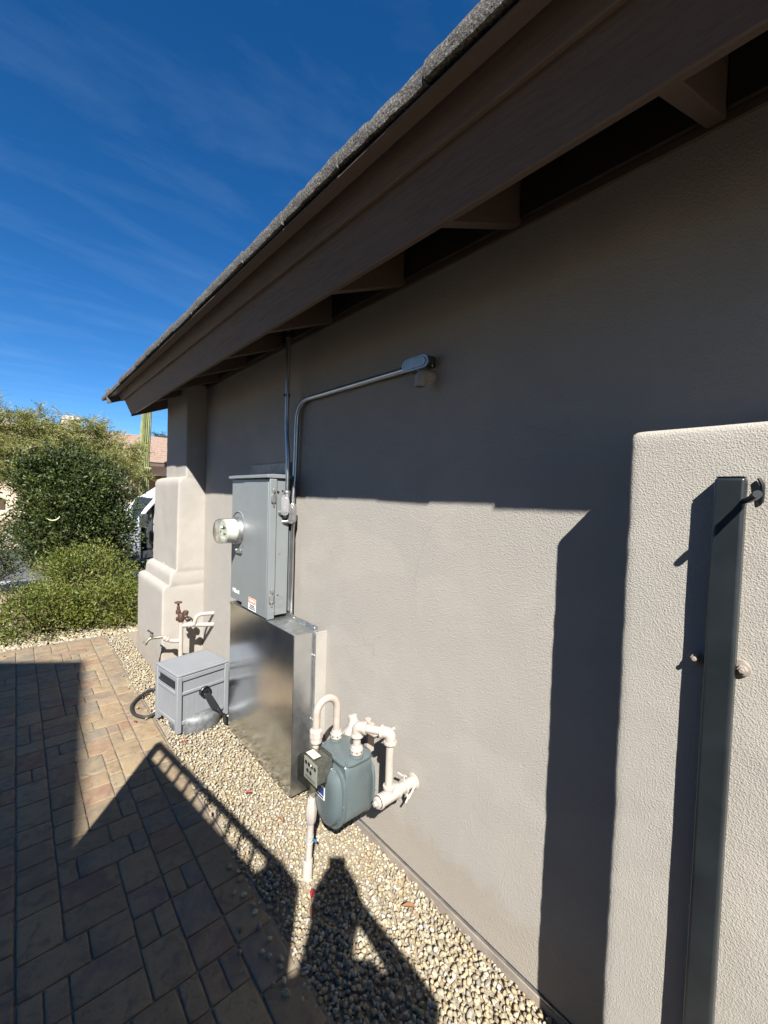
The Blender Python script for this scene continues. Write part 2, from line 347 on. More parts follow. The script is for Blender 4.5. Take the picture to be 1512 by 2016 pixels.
def cactus_mat():
    m = principled('saguaro_skin', (0.17, 0.19, 0.075), 0.75); v = coords(m)
    setc(m, ramp(m, noise(m, v, 3.0, 5), [(0.3, (0.12, 0.145, 0.055)), (0.55, (0.20, 0.21, 0.085)), (0.78, (0.28, 0.25, 0.13))]))
    setn(m, bump(m, noise(m, v, 40, 3), 0.4, 0.01)); return m
M_CACTUS = cactus_mat()
M_CLOTH = simple('dark_cloth', (0.05, 0.055, 0.07), 0.9, 0, 0.2, 30)

# ================================================================== the setting
# ground: one sheet from the side yard down to the street and on to the horizon
def zg(x, y):
    if x < 6.0: return -0.045
    if x < 10.25: return -0.045 + (-0.20+0.045)*(x-6.0)/4.25
    if x < 20.3: return -0.42
    if x < 25: return -0.18 + (x-20.3)*0.04
    return 0.01
xs = [-900, -60, -12, -6, -2, 0, 3, 6, 7, 8.2, 9.3, 10.25, 10.26, 14, 20.3, 20.31, 22, 25, 40, 90, 900]; ys = [-900, -80, -30, -12, -6, -3, -1.5, 0, 1.5, 3, 6, 12, 30, 80, 900]
gv = [(x, y, zg(x, y)) for x in xs for y in ys]; ny = len(ys)
gf = [(i*ny+j, (i+1)*ny+j, (i+1)*ny+j+1, i*ny+j+1) for i in range(len(xs)-1) for j in range(ny-1)]
g = raw('ground', gv, gf, M_YARD); tag(g, kind='structure')
tag(MB().box((10.64, -300, -0.6), (19.95, 300, -0.300)).build('road', M_ASPHALT), kind='structure')
tag(MB().box((10.24, -300, -0.6), (10.64, 300, -0.165)).build('kerb', M_CONC, bevel=0.03), kind='structure')
tag(MB().box((19.95, -300, -0.6), (21.3, 300, -0.150)).build('pavement', M_CONC, bevel=0.03), kind='structure')

# ---- paved walk of mixed-size pavers on a 67.5 mm grid
walk = MB().box((-4.0, 0.545, -0.30), (5.56, 3.4, -0.0065)).build('paved_walk', M_SAND); tag(walk, kind='structure')
MOD = 0.0675
def paver_mesh(nx, nyy, seed, k=[0]):
    r = random.Random(seed); hx, hy = nx*MOD/2-0.0022, nyy*MOD/2-0.0022; c = 0.0042; n = 5
    # rounded, slightly lumpy top: outline, chamfer ring and inner top grid
    def outline(ax, ay, z, jit):
        pts = []
        for (x0, y0, x1, y1) in ((-ax, -ay, ax, -ay), (ax, -ay, ax, ay), (ax, ay, -ax, ay), (-ax, ay, -ax, -ay)):
            for i in range(n):
                t = i/n; rr = 0.0028 if i == 0 else 0.0
                px, py = x0+(x1-x0)*t, y0+(y1-y0)*t
                l = math.hypot(px, py) or 1
                pts.append((px-px/l*rr+r.uniform(-jit, jit), py-py/l*rr+r.uniform(-jit, jit), z+r.uniform(-jit, jit)*0.6))
        return pts
    v = outline(hx, hy, -0.055, 0.0003) + outline(hx, hy, -c*0.8, 0.0009) + outline(hx-c*0.55, hy-c*0.55, -0.0006, 0.0008) + outline(hx-c*2.2, hy-c*2.2, 0.0, 0.0006)
    m = 4*n; f = []
    for a in range(3):
        for i in range(m): f.append((a*m+i, a*m+(i+1) % m, (a+1)*m+(i+1) % m, (a+1)*m+i))
    f.append(tuple(3*m+i for i in range(m)))
    me = bpy.data.meshes.new('paver'); me.from_pydata(v, [], f); me.materials.append(M_PAVER)
    me.shade_smooth(); me.set_sharp_from_angle(angle=R(50)); return me
PAVM = {}
for s_ in ((2, 3), (2, 2), (3, 2), (2, 1), (3, 1)):
    PAVM[s_] = [paver_mesh(*s_, 100*s_[0]+10*s_[1]+i) for i in range(4)]
prg = random.Random(5)
placed = []
def fill(y0, rows, x_a, x_b, pieces):
    h = [0.0 + prg.choice((0, 0, 1))*0 for _ in range(rows)]; lim = int((x_b-x_a)/MOD)
    first = True
    while True:
        mn = min(h)
        if mn >= lim: break
        i = h.index(mn); w = 1
        while i+w < rows and h[i+w] == mn: w += 1
        opts = [p for p in pieces if p[1] <= w and not (w-p[1] == 1 and rows > 2 and prg.random() < 0.8)]
        if not opts: opts = [(2, 1)]
        p = prg.choice(opts); j = i if prg.random() < 0.6 else i+w-p[1]
        if not all(h[j+k] == mn for k in range(p[1])): j = i
        placed.append((x_a+(mn+p[0]/2)*MOD, y0+(j+p[1]/2)*MOD, p))
        for k in range(p[1]): h[j+k] = mn+p[0]
PCS = [(2, 3), (2, 3), (2, 2), (2, 2), (3, 2), (2, 3), (2, 1)]
fill(0.695-0.1375, 2, -0.6, 5.56, [(3, 2), (2, 2), (3, 2)])
fill(0.695, 9, -0.6, 5.56, PCS)
fill(1.3055, 9, -0.6, 5.56, PCS)
fill(1.916, 9, -0.6, 5.56, PCS)
def in_view(x, y):
    d = Vector((x, y, 0)) - CAM; z = d.dot(FWD)
    if z <= 0.1: return False
    u = 756+815*d.dot(RGT)/z; w = 1008-815*d.dot(UPV)/z
    return -60 < u < 1560 and w < 2090
rest_v, rest_f = [], []
cnt = 0
for (x, y, p) in placed:
    if x+p[0]*MOD/2 > 5.58: continue
    me = prg.choice(PAVM[p]); z = prg.uniform(-0.0015, 0.0015)
    tilt = (prg.gauss(0, 0.006), prg.gauss(0, 0.006), prg.gauss(0, 0.006) + (math.pi if prg.random() < 0.5 else 0))
    if in_view(x, y) and cnt < 300:
        o = bpy.data.objects.new('paver', me); col.objects.link(o); o.location = (x, y, z); o.rotation_euler = tilt; o.parent = walk; cnt += 1
    else:
        Mx = Matrix.Translation((x, y, z)) @ Matrix.Rotation(tilt[2], 4, 'Z'); b = len(rest_v)
        rest_v += [tuple(Mx @ v.co) for v in me.vertices]; rest_f += [tuple(i+b for i in pl.vertices) for pl in me.polygons]
mr = bpy.data.meshes.new('pavers'); mr.from_pydata(rest_v, [], rest_f); mr.materials.append(M_PAVER)
ro = bpy.data.objects.new('pavers', mr); col.objects.link(ro); ro.parent = walk; tag(ro, kind='stuff')

# ---- gravel
soil = MB().box((-1.2, -0.02, -0.30), (5.56, 0.56, -0.022)).build('gravel_bed', M_SOIL); tag(soil, kind='structure')
nr = np.random.default_rng(3)
def stone_protos(level, k):
    out = []
    for i in range(k):
        bm = bmesh.new(); bmesh.ops.create_icosphere(bm, subdivisions=level, radius=1.0)
        s = Vector((nr.uniform(-50, 50), nr.uniform(-50, 50), nr.uniform(-50, 50)))
        planes = [(Vector(nr.normal(size=3)).normalized(), nr.uniform(0.50, 0.85)) for _ in range(9)]
        for v in bm.verts:
            d = v.co.normalized(); rr = 1.0 + 0.22*mnoise.noise(d*1.3+s) + 0.10*mnoise.noise(d*3.1+s)
            p = d*rr
            for (nrm, dist) in planes:
                e = p.dot(nrm)-dist
                if e > 0: p = p - nrm*e*0.92
            v.co = p
        bm.verts.ensure_lookup_table()
        V = np.array([v.co[:] for v in bm.verts]); Fc = np.array([[v.index for v in f.verts] for f in bm.faces]); bm.free(); out.append((V, Fc))
    return out
PAL = np.array([(0.64, 0.54, 0.34), (0.58, 0.46, 0.26), (0.68, 0.61, 0.44), (0.50, 0.43, 0.30), (0.74, 0.70, 0.61), (0.42, 0.34, 0.22), (0.56, 0.38, 0.19), (0.40, 0.38, 0.34), (0.63, 0.54, 0.37), (0.50, 0.33, 0.21)])
PW = np.array([.18, .15, .16, .12, .10, .08, .06, .07, .05, .03])
def stones(name, pos, size, protos, parent=None):
    n = len(pos); Vs, Fs, Cs = [], [], []; off = 0
    which = nr.integers(0, len(protos), n)
    for pi, (V, Fc) in enumerate(protos):
        idx = np.where(which == pi)[0]
        if not len(idx): continue
        k = len(idx)
        q = nr.normal(size=(k, 4)); q[:, 1:3] *= 0.45; q /= np.linalg.norm(q, axis=1)[:, None]
        w, x, y, z = q.T
        Rm = np.stack([1-2*(y*y+z*z), 2*(x*y-z*w), 2*(x*z+y*w), 2*(x*y+z*w), 1-2*(x*x+z*z), 2*(y*z-x*w), 2*(x*z-y*w), 2*(y*z+x*w), 1-2*(x*x+y*y)], 1).reshape(k, 3, 3)
        sc = size[idx][:, None]*np.stack([nr.uniform(0.95, 1.45, k), nr.uniform(0.8, 1.1, k), nr.uniform(0.55, 0.85, k)], 1)
        P = np.einsum('kij,kvj->kvi', Rm, V[None]*sc[:, None]) + pos[idx][:, None]
        c = PAL[nr.choice(len(PAL), k, p=PW)]*nr.uniform(0.78, 1.12, (k, 1))
        Vs.append(P.reshape(-1, 3)); Fs.append((Fc[None]+(np.arange(k)*len(V))[:, None, None]).reshape(-1, 3)+off); Cs.append(np.repeat(c, len(V), 0)); off += k*len(V)
    return raw(name, np.concatenate(Vs), np.concatenate(Fs), M_STONE, parent, False, np.clip((np.concatenate(Cs)*0.72+np.array([0.56, 0.48, 0.33])*0.28)*0.66, 0, 0.8))
def edge_y(x): return 0.545 + 0.022*math.sin(x*5.1) + 0.018*math.sin(x*11.3+1.0) + (0.03 if x < 1.2 else 0) - (0.03 if 2.4 < x < 3.2 else 0)
def scatter(xa, xb, step, zb, zj, ya=0.014, keep=lambda x, y: True):
    P = []
    x = xa
    while x < xb:
        y = ya
        while y < 0.66:
            px, py = x+nr.uniform(-.5, .5)*step, y+nr.uniform(-.5, .5)*step
            if py > 0.008 and py < edge_y(px)+nr.normal()*0.014 and not (px > 3.93 and py < 0.36) and keep(px, py): P.append((px, py, zb+nr.uniform(0, zj)))
            y += step
        x += step*0.9
    return np.array(P)
near = np.concatenate([scatter(-0.2, 1.25, 0.0185, -0.016, 0.006), scatter(-0.2, 1.25, 0.0255, -0.007, 0.009)])
far = np.concatenate([scatter(1.25, 5.5, 0.0190, -0.016, 0.006), scatter(1.25, 5.5, 0.026, -0.007, 0.010)])
def gsize(n): return 0.0058 + 0.0078*nr.beta(1.6, 2.6, n)
tag(stones('gravel', near, gsize(len(near)), stone_protos(2, 14)), 'tan and cream gravel stones filling the strip between pavers and house wall', 'gravel', kind='stuff')
tag(stones('gravel', far, gsize(len(far)), stone_protos(1, 16)), 'tan gravel stones further along the strip around the hose reel', 'gravel', kind='stuff')
# loose stones kicked onto the pavers
LP = []
for (x, y) in [(1.62, .62), (1.57, .60), (1.66, .585), (1.49, .60), (1.42, .615), (1.36, .60), (1.33, .64), (1.30, .62), (1.45, .66), (1.38, .70), (1.28, .60), (1.25, .605), (1.52, .585), (1.70, .58), (1.75, .59), (2.1, .56), (2.35, .555), (2.6, .55), (3.3, .60), (3.5, .62), (1.2, .612), (1.17, .63), (1.22, .65), (3.9, .6), (4.2, .59)]:
    LP.append((x+nr.normal()*.006, y+nr.normal()*.006, 0.011))
LP = np.array(LP)
tag(stones('loose_gravel', LP, nr.uniform(0.009, 0.014, len(LP)), stone_protos(2, 6)), 'loose gravel stones lying on the edge of the pavers', 'gravel', kind='stuff')
# gravel of the shrub bed
sb = []
for i in range(5200):
    x = 5.6 + abs(nr.normal())*0.75; y = nr.uniform(-1.2, 2.6)
    if x < 8: sb.append((x, y, zg(x, y)+0.012))
sb = np.array(sb)
tag(stones('bed_gravel', sb, nr.uniform(0.016, 0.030, len(sb)), stone_protos(1, 8)), 'pale gravel stones on the planting bed under the shrubs', 'gravel', kind='stuff')

# ================================================================== house
def rounded_block(name, rings, rad, m, parent=None, amp=0.002, step=0.03, seg=4, freq=6.0):
    """rings: (z, x0, x1, y0, y1); a plastered mass with soft, slightly wavy arrises"""
    def outline(x0, x1, y0, y1, nx, nyy):
        pts = []
        for (cx, cy, a0) in ((x1-rad, y1-rad, 0), (x0+rad, y1-rad, 90), (x0+rad, y0+rad, 180), (x1-rad, y0+rad, 270)):
            for i in range(seg+1):
                a = R(a0+90*i/seg); pts.append(Vector((cx+rad*math.cos(a), cy+rad*math.sin(a))))
        out = []; k = seg+1
        for c in range(4):
            out += pts[c*k:(c+1)*k]
            p, q = pts[c*k+k-1], pts[((c+1) % 4)*k]; n = nx if c in (0, 2) else nyy
            for i in range(1, n): out.append(p.lerp(q, i/n))
        return out
    nx = max(2, int((rings[0][2]-rings[0][1])/step)); nyy = max(2, int((rings[0][4]-rings[0][3])/step))
    zs = []
    for i, rg in enumerate(rings):
        if i:
            p = rings[i-1]; n = max(1, int(abs(rg[0]-p[0])/step))
            for j in range(1, n+1):
                t = j/n; zs.append(tuple(a+(b-a)*t for a, b in zip(p, rg)))
        else: zs.append(rg)
    v = []; f = []; m_ = None
    for (z, x0, x1, y0, y1) in zs:
        o = outline(x0, x1, y0, y1, nx, nyy); m_ = len(o)
        cx, cy = (x0+x1)/2, (y0+y1)/2
        for p in o:
            q = Vector((p.x, p.y, z)); d = Vector((p.x-cx, p.y-cy, 0)).normalized()
            w = amp*mnoise.noise(q*freq) + amp*0.6*mnoise.noise(q*freq*4) + amp*0.35*mnoise.noise(q*freq*11)
            q += d*w; q.z += 0.5*amp*mnoise.noise(q*freq*1.7+Vector((9, 9, 9))); v.append(q)
    for a in range(len(zs)-1):
        for i in range(m_): f.append((a*m_+i, a*m_+(i+1) % m_, (a+1)*m_+(i+1) % m_, (a+1)*m_+i))
    b = (len(zs)-1)*m_; f.append(tuple(b+i for i in range(m_)))
    me = bpy.data.meshes.new(name); me.from_pydata(v, [], f); me.materials.append(m); me.shade_smooth(); me.set_sharp_from_angle(angle=R(60))
    o = bpy.data.objects.new(name, me); col.objects.link(o)
    if parent: o.parent = parent
    return o
def soft_top(z, x0, x1, y0, y1, r=0.014):
    return [(z-r, x0, x1, y0, y1), (z-r*0.5, x0+r*0.12, x1-r*0.12, y0+r*0.12, y1-r*0.12), (z-r*0.12, x0+r*0.5, x1-r*0.5, y0+r*0.5, y1-r*0.5), (z, x0+r*1.1, x1-r*1.1, y0+r*1.1, y1-r*1.1)]

house = tag(empty('house'), 'brown-grey stucco house with dark brown eaves and tiled roof', 'house')
MB().box((-6.0, -0.22, 0.036), (4.575, 0.0, 2.90)).build('wall', M_STUCCO, house)
MB().box((4.37, -9.0, 0.036), (4.57, -0.225, 2.90)).build('wall', M_STUCCO, house)
MB().box((-6.0, -0.2, -0.3), (4.56, 0.010, 0.0275)).build('footing', M_FOOT, house, bevel=0.004)
MB().box((-6.0, -0.1, 0.0290), (3.95, 0.008, 0.0325)).build('weep_screed', M_GALV_DULL, house)
bt = rounded_block('buttress', [(-0.2, 3.952, 4.93, -0.06, 0.350), (0.775, 3.952, 4.925, -0.06, 0.347), (0.802, 3.954, 4.918, -0.06, 0.338), (0.816, 3.956, 4.90, -0.06, 0.318), (0.822, 3.954, 4.868, -0.06, 0.294), (0.90, 3.952, 4.864, -0.06, 0.288), (0.925, 3.954, 4.856, -0.06, 0.278), (0.942, 3.955, 4.835, -0.06, 0.258), (0.952, 3.952, 4.802, -0.06, 0.238), (1.735, 3.952, 4.782, -0.06, 0.229), (1.768, 3.954, 4.765, -0.06, 0.216), (1.782, 3.956, 4.70, -0.06, 0.195), (1.792, 3.954, 4.608, -0.06, 0.168), (2.62, 3.952, 4.604, -0.06, 0.166)], 0.013, M_STUCCO, house, 0.0045, 0.03, 3, 5.0)

# eaves: sloped at 0.40
SL = 0.40
roof = MB().prism([(-6.0, 0.49, 2.628), (-6.0, 0.49, 2.648), (-6.0, -4.5, 2.648+SL*4.99), (-6.0, -4.5, 2.628+SL*4.99)], (10.97, 0, 0)).build('roof', M_TILE, house)
def eave_tile(seed):
    r = random.Random(seed); w = 0.326; nx = 12; v = []; f = []
    prof = [(0.615, 2.586), (0.626, 2.585), (0.630, 2.598), (0.630, 2.618), (0.625, 2.629), (0.605, 2.637), (0.30, 2.759), (0.30, 2.720)]
    s = Vector((seed*3.7, 0, 0))
    for i in range(nx+1):
        x = w*i/nx
        for k, (y, z) in enumerate(prof):
            q = Vector((x, y, z)); j = mnoise.noise(q*28+s); j2 = mnoise.noise(q*75+s)
            e = 0.5 if i in (0, nx) else 1.0
            v.append((x + (0.004*j if i in (0, nx) else 0), y+(0.0018*j+0.0026*j2 if k < 6 else 0)*e, z+(0.0030*j2+0.0012*j if k < 6 else 0)*e))
    n = len(prof)
    for i in range(nx):
        for k in range(n): f.append((i*n+k, (i+1)*n+k, (i+1)*n+(k+1) % n, i*n+(k+1) % n))
    f.append(tuple(range(n))); f.append(tuple(nx*n+k for k in reversed(range(n))))
    v = [(a-w/2, b-0.5, c-2.6) for a, b, c in v]
    me = bpy.data.meshes.new('roof_tile'); me.from_pydata(v, [], f); me.materials.append(M_TILE)
    me.shade_smooth(); me.set_sharp_from_angle(angle=R(40)); return me
TILES = [eave_tile(i) for i in range(6)]
trg = random.Random(8)
for k in range(-6, 14):
    o = bpy.data.objects.new('roof_tile', TILES[trg.randrange(6)]); col.objects.link(o); o.parent = roof
    o.location = (0.672+0.165+0.33*k + trg.uniform(-.003, .003), 0.5+trg.uniform(-0.005, 0.005), 2.6+trg.uniform(-0.003, 0.004)); o.rotation_euler = (trg.gauss(0, .004), trg.gauss(0, .008), trg.gauss(0, .006))
    o.scale = (1.0 if trg.random() < .75 else 0.965, 1, 1)
# rake trim tile and boards at the far gable end
MB().prism([(4.985, 0.62, 2.515), (4.985, 0.635, 2.655), (4.985, -4.5, 2.655+SL*5.12), (4.985, -4.5, 2.525+SL*5.12)], (0.035, 0, 0)).build('rake_tile', M_TILE, house, bevel=0.004)
MB().prism([(-6.0, 0.515, 2.539), (-6.0, 0.548, 2.618), (-6.0, 0.508, 2.634), (-6.0, 0.475, 2.556)], (10.90, 0, 0)).build('fascia_board', M_FASCIA, house, bevel=0.004)
MB().prism([(-6.0, 0.435, 2.412), (-6.0, 0.499, 2.556), (-6.0, 0.462, 2.572), (-6.0, 0.398, 2.428)], (10.86, 0, 0)).build('fascia_board', M_FASCIA, house, bevel=0.005)
MB().prism([(-6.0, 0.552, 2.598), (-6.0, 0.612, 2.571), (-6.0, 0.612, 2.5755), (-6.0, 0.552, 2.606)], (10.97, 0, 0)).build('eave_shade_flashing', M_FASCIA, house)  # flashing added so the tile underside shows dark, as if shaded
MB().prism([(4.865, 0.45, 2.545), (4.865, 0.45, 2.65), (4.865, -4.5, 2.65+SL*4.95), (4.865, -4.5, 2.545+SL*4.95)], (0.04, 0, 0)).build('barge_board', M_FASCIA, house, bevel=0.004)
MB().prism([(4.822, 0.436, 2.395), (4.822, 0.436, 2.56), (4.822, -4.5, 2.56+SL*4.93), (4.822, -4.5, 2.395+SL*4.93)], (0.038, 0, 0)).build('barge_board', M_FASCIA, house, bevel=0.004)
MB().box((-6.0, 0.0005, 2.596), (3.95, 0.010, 2.622)).build('frieze_trim', M_FASCIA, house, bevel=0.002)
MB().prism([(-6.0, 0.46, 2.600), (-6.0, 0.46, 2.626), (-6.0, -0.01, 2.626+SL*0.47), (-6.0, -0.01, 2.60+SL*0.47)], (10.80, 0, 0)).build('roof_deck', simple('deck_shade_brown', (0.035, 0.027, 0.022), 0.8, 0, 0.3, 12), house)  # deck colour taken near-black to stand in for deep eave shade
raft = MB().prism([(0, 0.425, 2.430), (0, 0.465, 2.575), (0, 0.425, 2.640), (0, -0.02, 2.815), (0, -0.02, 2.62)], (0.04, 0, 0))
for xa, xb in zip([-6.0, -0.272, 0.288, 0.837, 1.402, 1.962, 2.522, 3.082, 3.642], [-0.316, 0.244, 0.793, 1.358, 1.918, 2.478, 3.038, 3.598, 3.95]):
    MB().box((xa, 0.0005, 2.6235), (xb, 0.022, 2.79)).build('eave_shade_board', bpy.data.materials['deck_shade_brown'], house, bevel=0.002)  # boards added in near-black to imitate the shade between rafters
r0 = raft.build('rafter_tail', M_FASCIA, house, bevel=0.003)
rx = [0.246-0.56, 0.246, 0.795, 1.36, 1.92, 2.48, 3.04, 3.60, 4.15]
r0.location.x = rx[0]
for x in rx[1:]:
    o = r0.copy(); col.objects.link(o); o.location.x = x; o.parent = house

# ================================================================== gate wall, post, gate and the walls behind the camera
gw = rounded_block('gate_wall', [(-0.2, -0.40, 0.357, 0.002, 0.200), (1.800, -0.40, 0.357, 0.002, 0.200)] + soft_top(1.836, -0.40, 0.357, 0.002, 0.200, 0.016), 0.012, M_STUCCO_GATE, None, 0.0028, 0.014, 3, 5.0)
tag(gw, 'short pale stucco gate wall standing out from the house wall', 'wall')
post = tag(empty('gate_post', (0.163, 0.2185, 0)), 'black square steel post bolted to the short stucco gate wall', 'post')
MB().box((-0.0245, -0.0175, 0.02), (0.0245, 0.0175, 1.722)).build('tube', M_STEEL_BLACK, post, bevel=0.0065, seg=4)
MB().box((-0.0225, -0.0155, 1.7222), (0.0225, 0.0155, 1.7245)).build('end_cap', M_STEEL_BLACK, post, bevel=0.001)
def capsule_xz(cx, cz, hw, hh, y0, y1, n=10):
    pts = []
    for i in range(n+1): a = R(-90+180*i/n); pts.append((cx+hw-hh+hh*math.cos(a), y0, cz+hh*math.sin(a)))
    for i in range(n+1): a = R(90+180*i/n); pts.append((cx-hw+hh+hh*math.cos(a), y0, cz+hh*math.sin(a)))
    return MB().prism(pts, (0, y1-y0, 0))
for cz in (1.338, 0.42):
    tb = capsule_xz(0.005, cz, 0.052, 0.0175, -0.0178, -0.0125).build('bracket', M_TAB, post, bevel=0.001)
    for sx in (-0.034, 0.043):
        b = MB().lathe((sx, -0.0124, cz), (0, 1, 0), [(0.0138, 0), (0.0138, 0.0024), (0.0125, 0.0028)], 20)
        b.lathe((sx, -0.0098, cz), (0, 1, 0), [(0.0092, 0), (0.0092, 0.0068), (0.0078, 0.0082)], 6)
        b.lathe((sx, -0.0018, cz), (0, 1, 0), [(0.0048, 0), (0.0048, 0.007), (0.004, 0.008)], 12)
        b.build('bolt', M_TAB, tb, bevel=0.0005)
hk = MB().tube([(-0.0235, 0.0105, 1.676), (-0.032, 0.030, 1.6775), (-0.040, 0.052, 1.681), (-0.046, 0.068, 1.685), (-0.0505, 0.082, 1.6875)], 0.006, 12, True, [0.0062, 0.0062, 0.0064, 0.0078, 0.0072]).build('latch_hook', M_STEEL_BLACK, post, smooth=True)
MB().tube([(-0.046, -0.016, 1.674), (-0.0475, -0.013, 1.690), (-0.046, -0.012, 1.708), (-0.040, -0.013, 1.722)], 0.003, 8, True, [0.0036, 0.003, 0.0042, 0.003]).build('latch_keeper', M_STEEL_BLACK, hk, smooth=True)

gd = Vector((1.351-0.06, 1.79-1.613, 0)); glen = gd.length
gate = tag(empty('gate', (0.06, 1.613, 0), math.atan2(gd.y, gd.x)), 'black steel gate swung open behind the photographer, out of view but casting the laddered shadow', 'gate')
MB().box((0.0, -0.02, 0.06), (0.04, 0.02, 1.80)).build('stile', M_STEEL_BLACK, gate, bevel=0.004)
MB().box((glen-0.04, -0.02, 0.06), (glen, 0.02, 1.80)).build('stile', M_STEEL_BLACK, gate, bevel=0.004)
MB().box((0.0405, -0.018, 1.780), (glen-0.0405, 0.018, 1.80)).build('rail', M_STEEL_BLACK, gate, bevel=0.003)
MB().box((0.0405, -0.018, 1.635), (glen-0.0405, 0.018, 1.660)).build('rail', M_STEEL_BLACK, gate, bevel=0.003)
MB().box((0.0405, -0.018, 0.06), (glen-0.0405, 0.018, 0.10)).build('rail', M_STEEL_BLACK, gate, bevel=0.003)
MB().box((0.0405, -0.004, 0.1005), (glen-0.0405, 0.004, 1.6345)).build('infill_panel', M_STEEL_BLACK, gate)
for i in range(10):
    x = 0.04+(glen-0.08)*(i+1)/11
    MB().box((x-0.007, -0.007, 1.6605), (x+0.007, 0.007, 1.7795)).build('picket', M_STEEL_BLACK, gate)
pier = rounded_block('boundary_wall', [(-0.2, -0.16, 0.030, 1.607, 3.1), (1.80, -0.16, 0.030, 1.607, 3.1)] + soft_top(1.836, -0.16, 0.030, 1.607, 3.1, 0.014), 0.012, M_STUCCO_GATE, None, 0.003, 0.06, 3, 5.0)
tag(pier, 'stucco boundary wall carrying the open gate, behind the photographer', 'wall')

P0 = Vector((-0.989, 5.103, 0)); d1 = Vector((-0.9947, 0.1026, 0)); d2 = Vector((0.576, 0.818, 0))  # house known by its shadow; extra height added to block skylight
nb = tag(empty('neighbour_house', P0), 'neighbouring stucco house, out of view, shading the pavers, made two-storey to block skylight', 'house')
def quad(a, b, inset):
    c = d1*inset + d2*inset
    return [c, c+d1*(a-2*inset), c+d1*(a-2*inset)+d2*(b-2*inset), c+d2*(b-2*inset)]
q = quad(9.0, 9.0, 0.42)
MB().prism([(p.x, p.y, -0.2) for p in q], (0, 0, 6.55)).build('wall', M_STUCCO_NB, nb)
q = quad(9.0, 9.0, 0.0)
MB().prism([(p.x, p.y, 6.36) for p in q], (0, 0, 0.14)).build('fascia_board', M_FASCIA, nb)
c_ = (q[0]+q[2])/2
MB().add([(p.x, p.y, 6.502) for p in q] + [(c_.x, c_.y, 7.7)], [(0, 1, 4), (1, 2, 4), (2, 3, 4), (3, 0, 4), (3, 2, 1, 0)]).build('roof', M_TILE_FAR, nb)

# ================================================================== electrical panel
FY = 0.197
pn = tag(empty('electrical_panel', (2.53, 0.13, 0.92)), 'tall grey electrical meter panel on the house wall above the galvanized box', 'electrical panel')
def pworld(o):
    return (pworld(o.parent) @ o.matrix_parent_inverse if o.parent else Matrix.Identity(4)) @ o.matrix_basis
def child(o):
    o.matrix_parent_inverse = pworld(o.parent).inverted(); return o
def bp(mb, *a, **k): return child(mb.build(*a, **k))       # parts given in world coordinates
bp(MB().box((2.262, 0.062, 0.932), (2.816, 0.180, 1.752)), 'enclosure', M_PANEL, pn, bevel=0.003)
bp(MB().box((2.624, 0.1805, 0.940), (2.818, FY-0.004, 1.750)), 'meter_cover', M_PANEL, pn, bevel=0.003)
cv = bp(MB().box((2.268, 0.1805, 0.920), (2.619, FY, 1.748)), 'breaker_cover', M_PANEL, pn, bevel=0.003)
bp(MB().box((2.250, 0.150, 0.915), (2.2665, FY-0.0015, 1.749)), 'cover_flange', M_PANEL, pn, bevel=0.004, seg=3)
lid = MB().prism([(0, 0.058, 1.7535), (0, 0.214, 1.7535), (0, 0.214, 1.772), (0, 0.180, 1.7775), (0, 0.058, 1.7775)], (0.586, 0, 0)).build('rain_cap', M_PANEL, pn, bevel=0.003)
lid.location = Vector((2.247, 0, 0)) - pn.location
bp(MB().box((2.300, 0.075, 0.9165), (2.800, 0.150, 0.931)), 'bottom_gap_shade', M_DARK, pn)  # solid black filler imitating shade in the gap under the panel
# latches, knock-outs and screws on the near side
for z in (1.640, 1.045):
    la = MB().box((2.240, 0.162, z-0.030), (2.2495, 0.188, z+0.020)); la.cyl((2.247, 0.170, z-0.055), (2.247, 0.176, z+0.05), 0.0045, n=10); la.box((2.236, 0.168, z+0.028), (2.2495, 0.180, z+0.052))
    bp(la, 'latch', M_DIECAST, pn, bevel=0.0015)
for (y, z, rr, mm) in ((0.137, 1.672, 0.0085, M_DARK), (0.108, 1.680, 0.006, M_DARK), (0.120, 1.302, 0.006, M_DIECAST), (0.125, 1.052, 0.005, M_DARK), (0.145, 0.955, 0.005, M_DIECAST)):
    bp(MB().lathe((2.2618, y, z), (-1, 0, 0), [(rr, 0), (rr, 0.0012), (rr*0.7, 0.0016)], 14), 'knockout', mm, pn)
for rr in (0.016, 0.026, 0.036):
    ko = MB(); ko.tube([(2.2612, 0.112+rr*math.cos(R(a)), 1.012+rr*math.sin(R(a))) for a in range(0, 361, 15)], 0.0011, 6, False)
    bp(ko, 'knockout_ring', M_PANEL, pn, smooth=True)
# raised ring around the meter socket, and the sealing tab below it
mc = Vector((2.704, FY, 1.408))
rg = MB(); rg.tube([(mc.x+0.118*math.cos(R(a)), FY-0.003, mc.z+0.128*math.sin(R(a))) for a in range(-50, 231, 8)], 0.005, 8, True); bp(rg, 'socket_ring', M_PANEL, pn, smooth=True)
tb_ = MB().box((2.632, FY-0.006, 1.262), (2.712, FY+0.010, 1.290)); tb_.cyl((2.702, FY+0.008, 1.281), (2.702, FY+0.016, 1.281), 0.009, n=12); bp(tb_, 'seal_tab', M_DIECAST, pn, bevel=0.002)
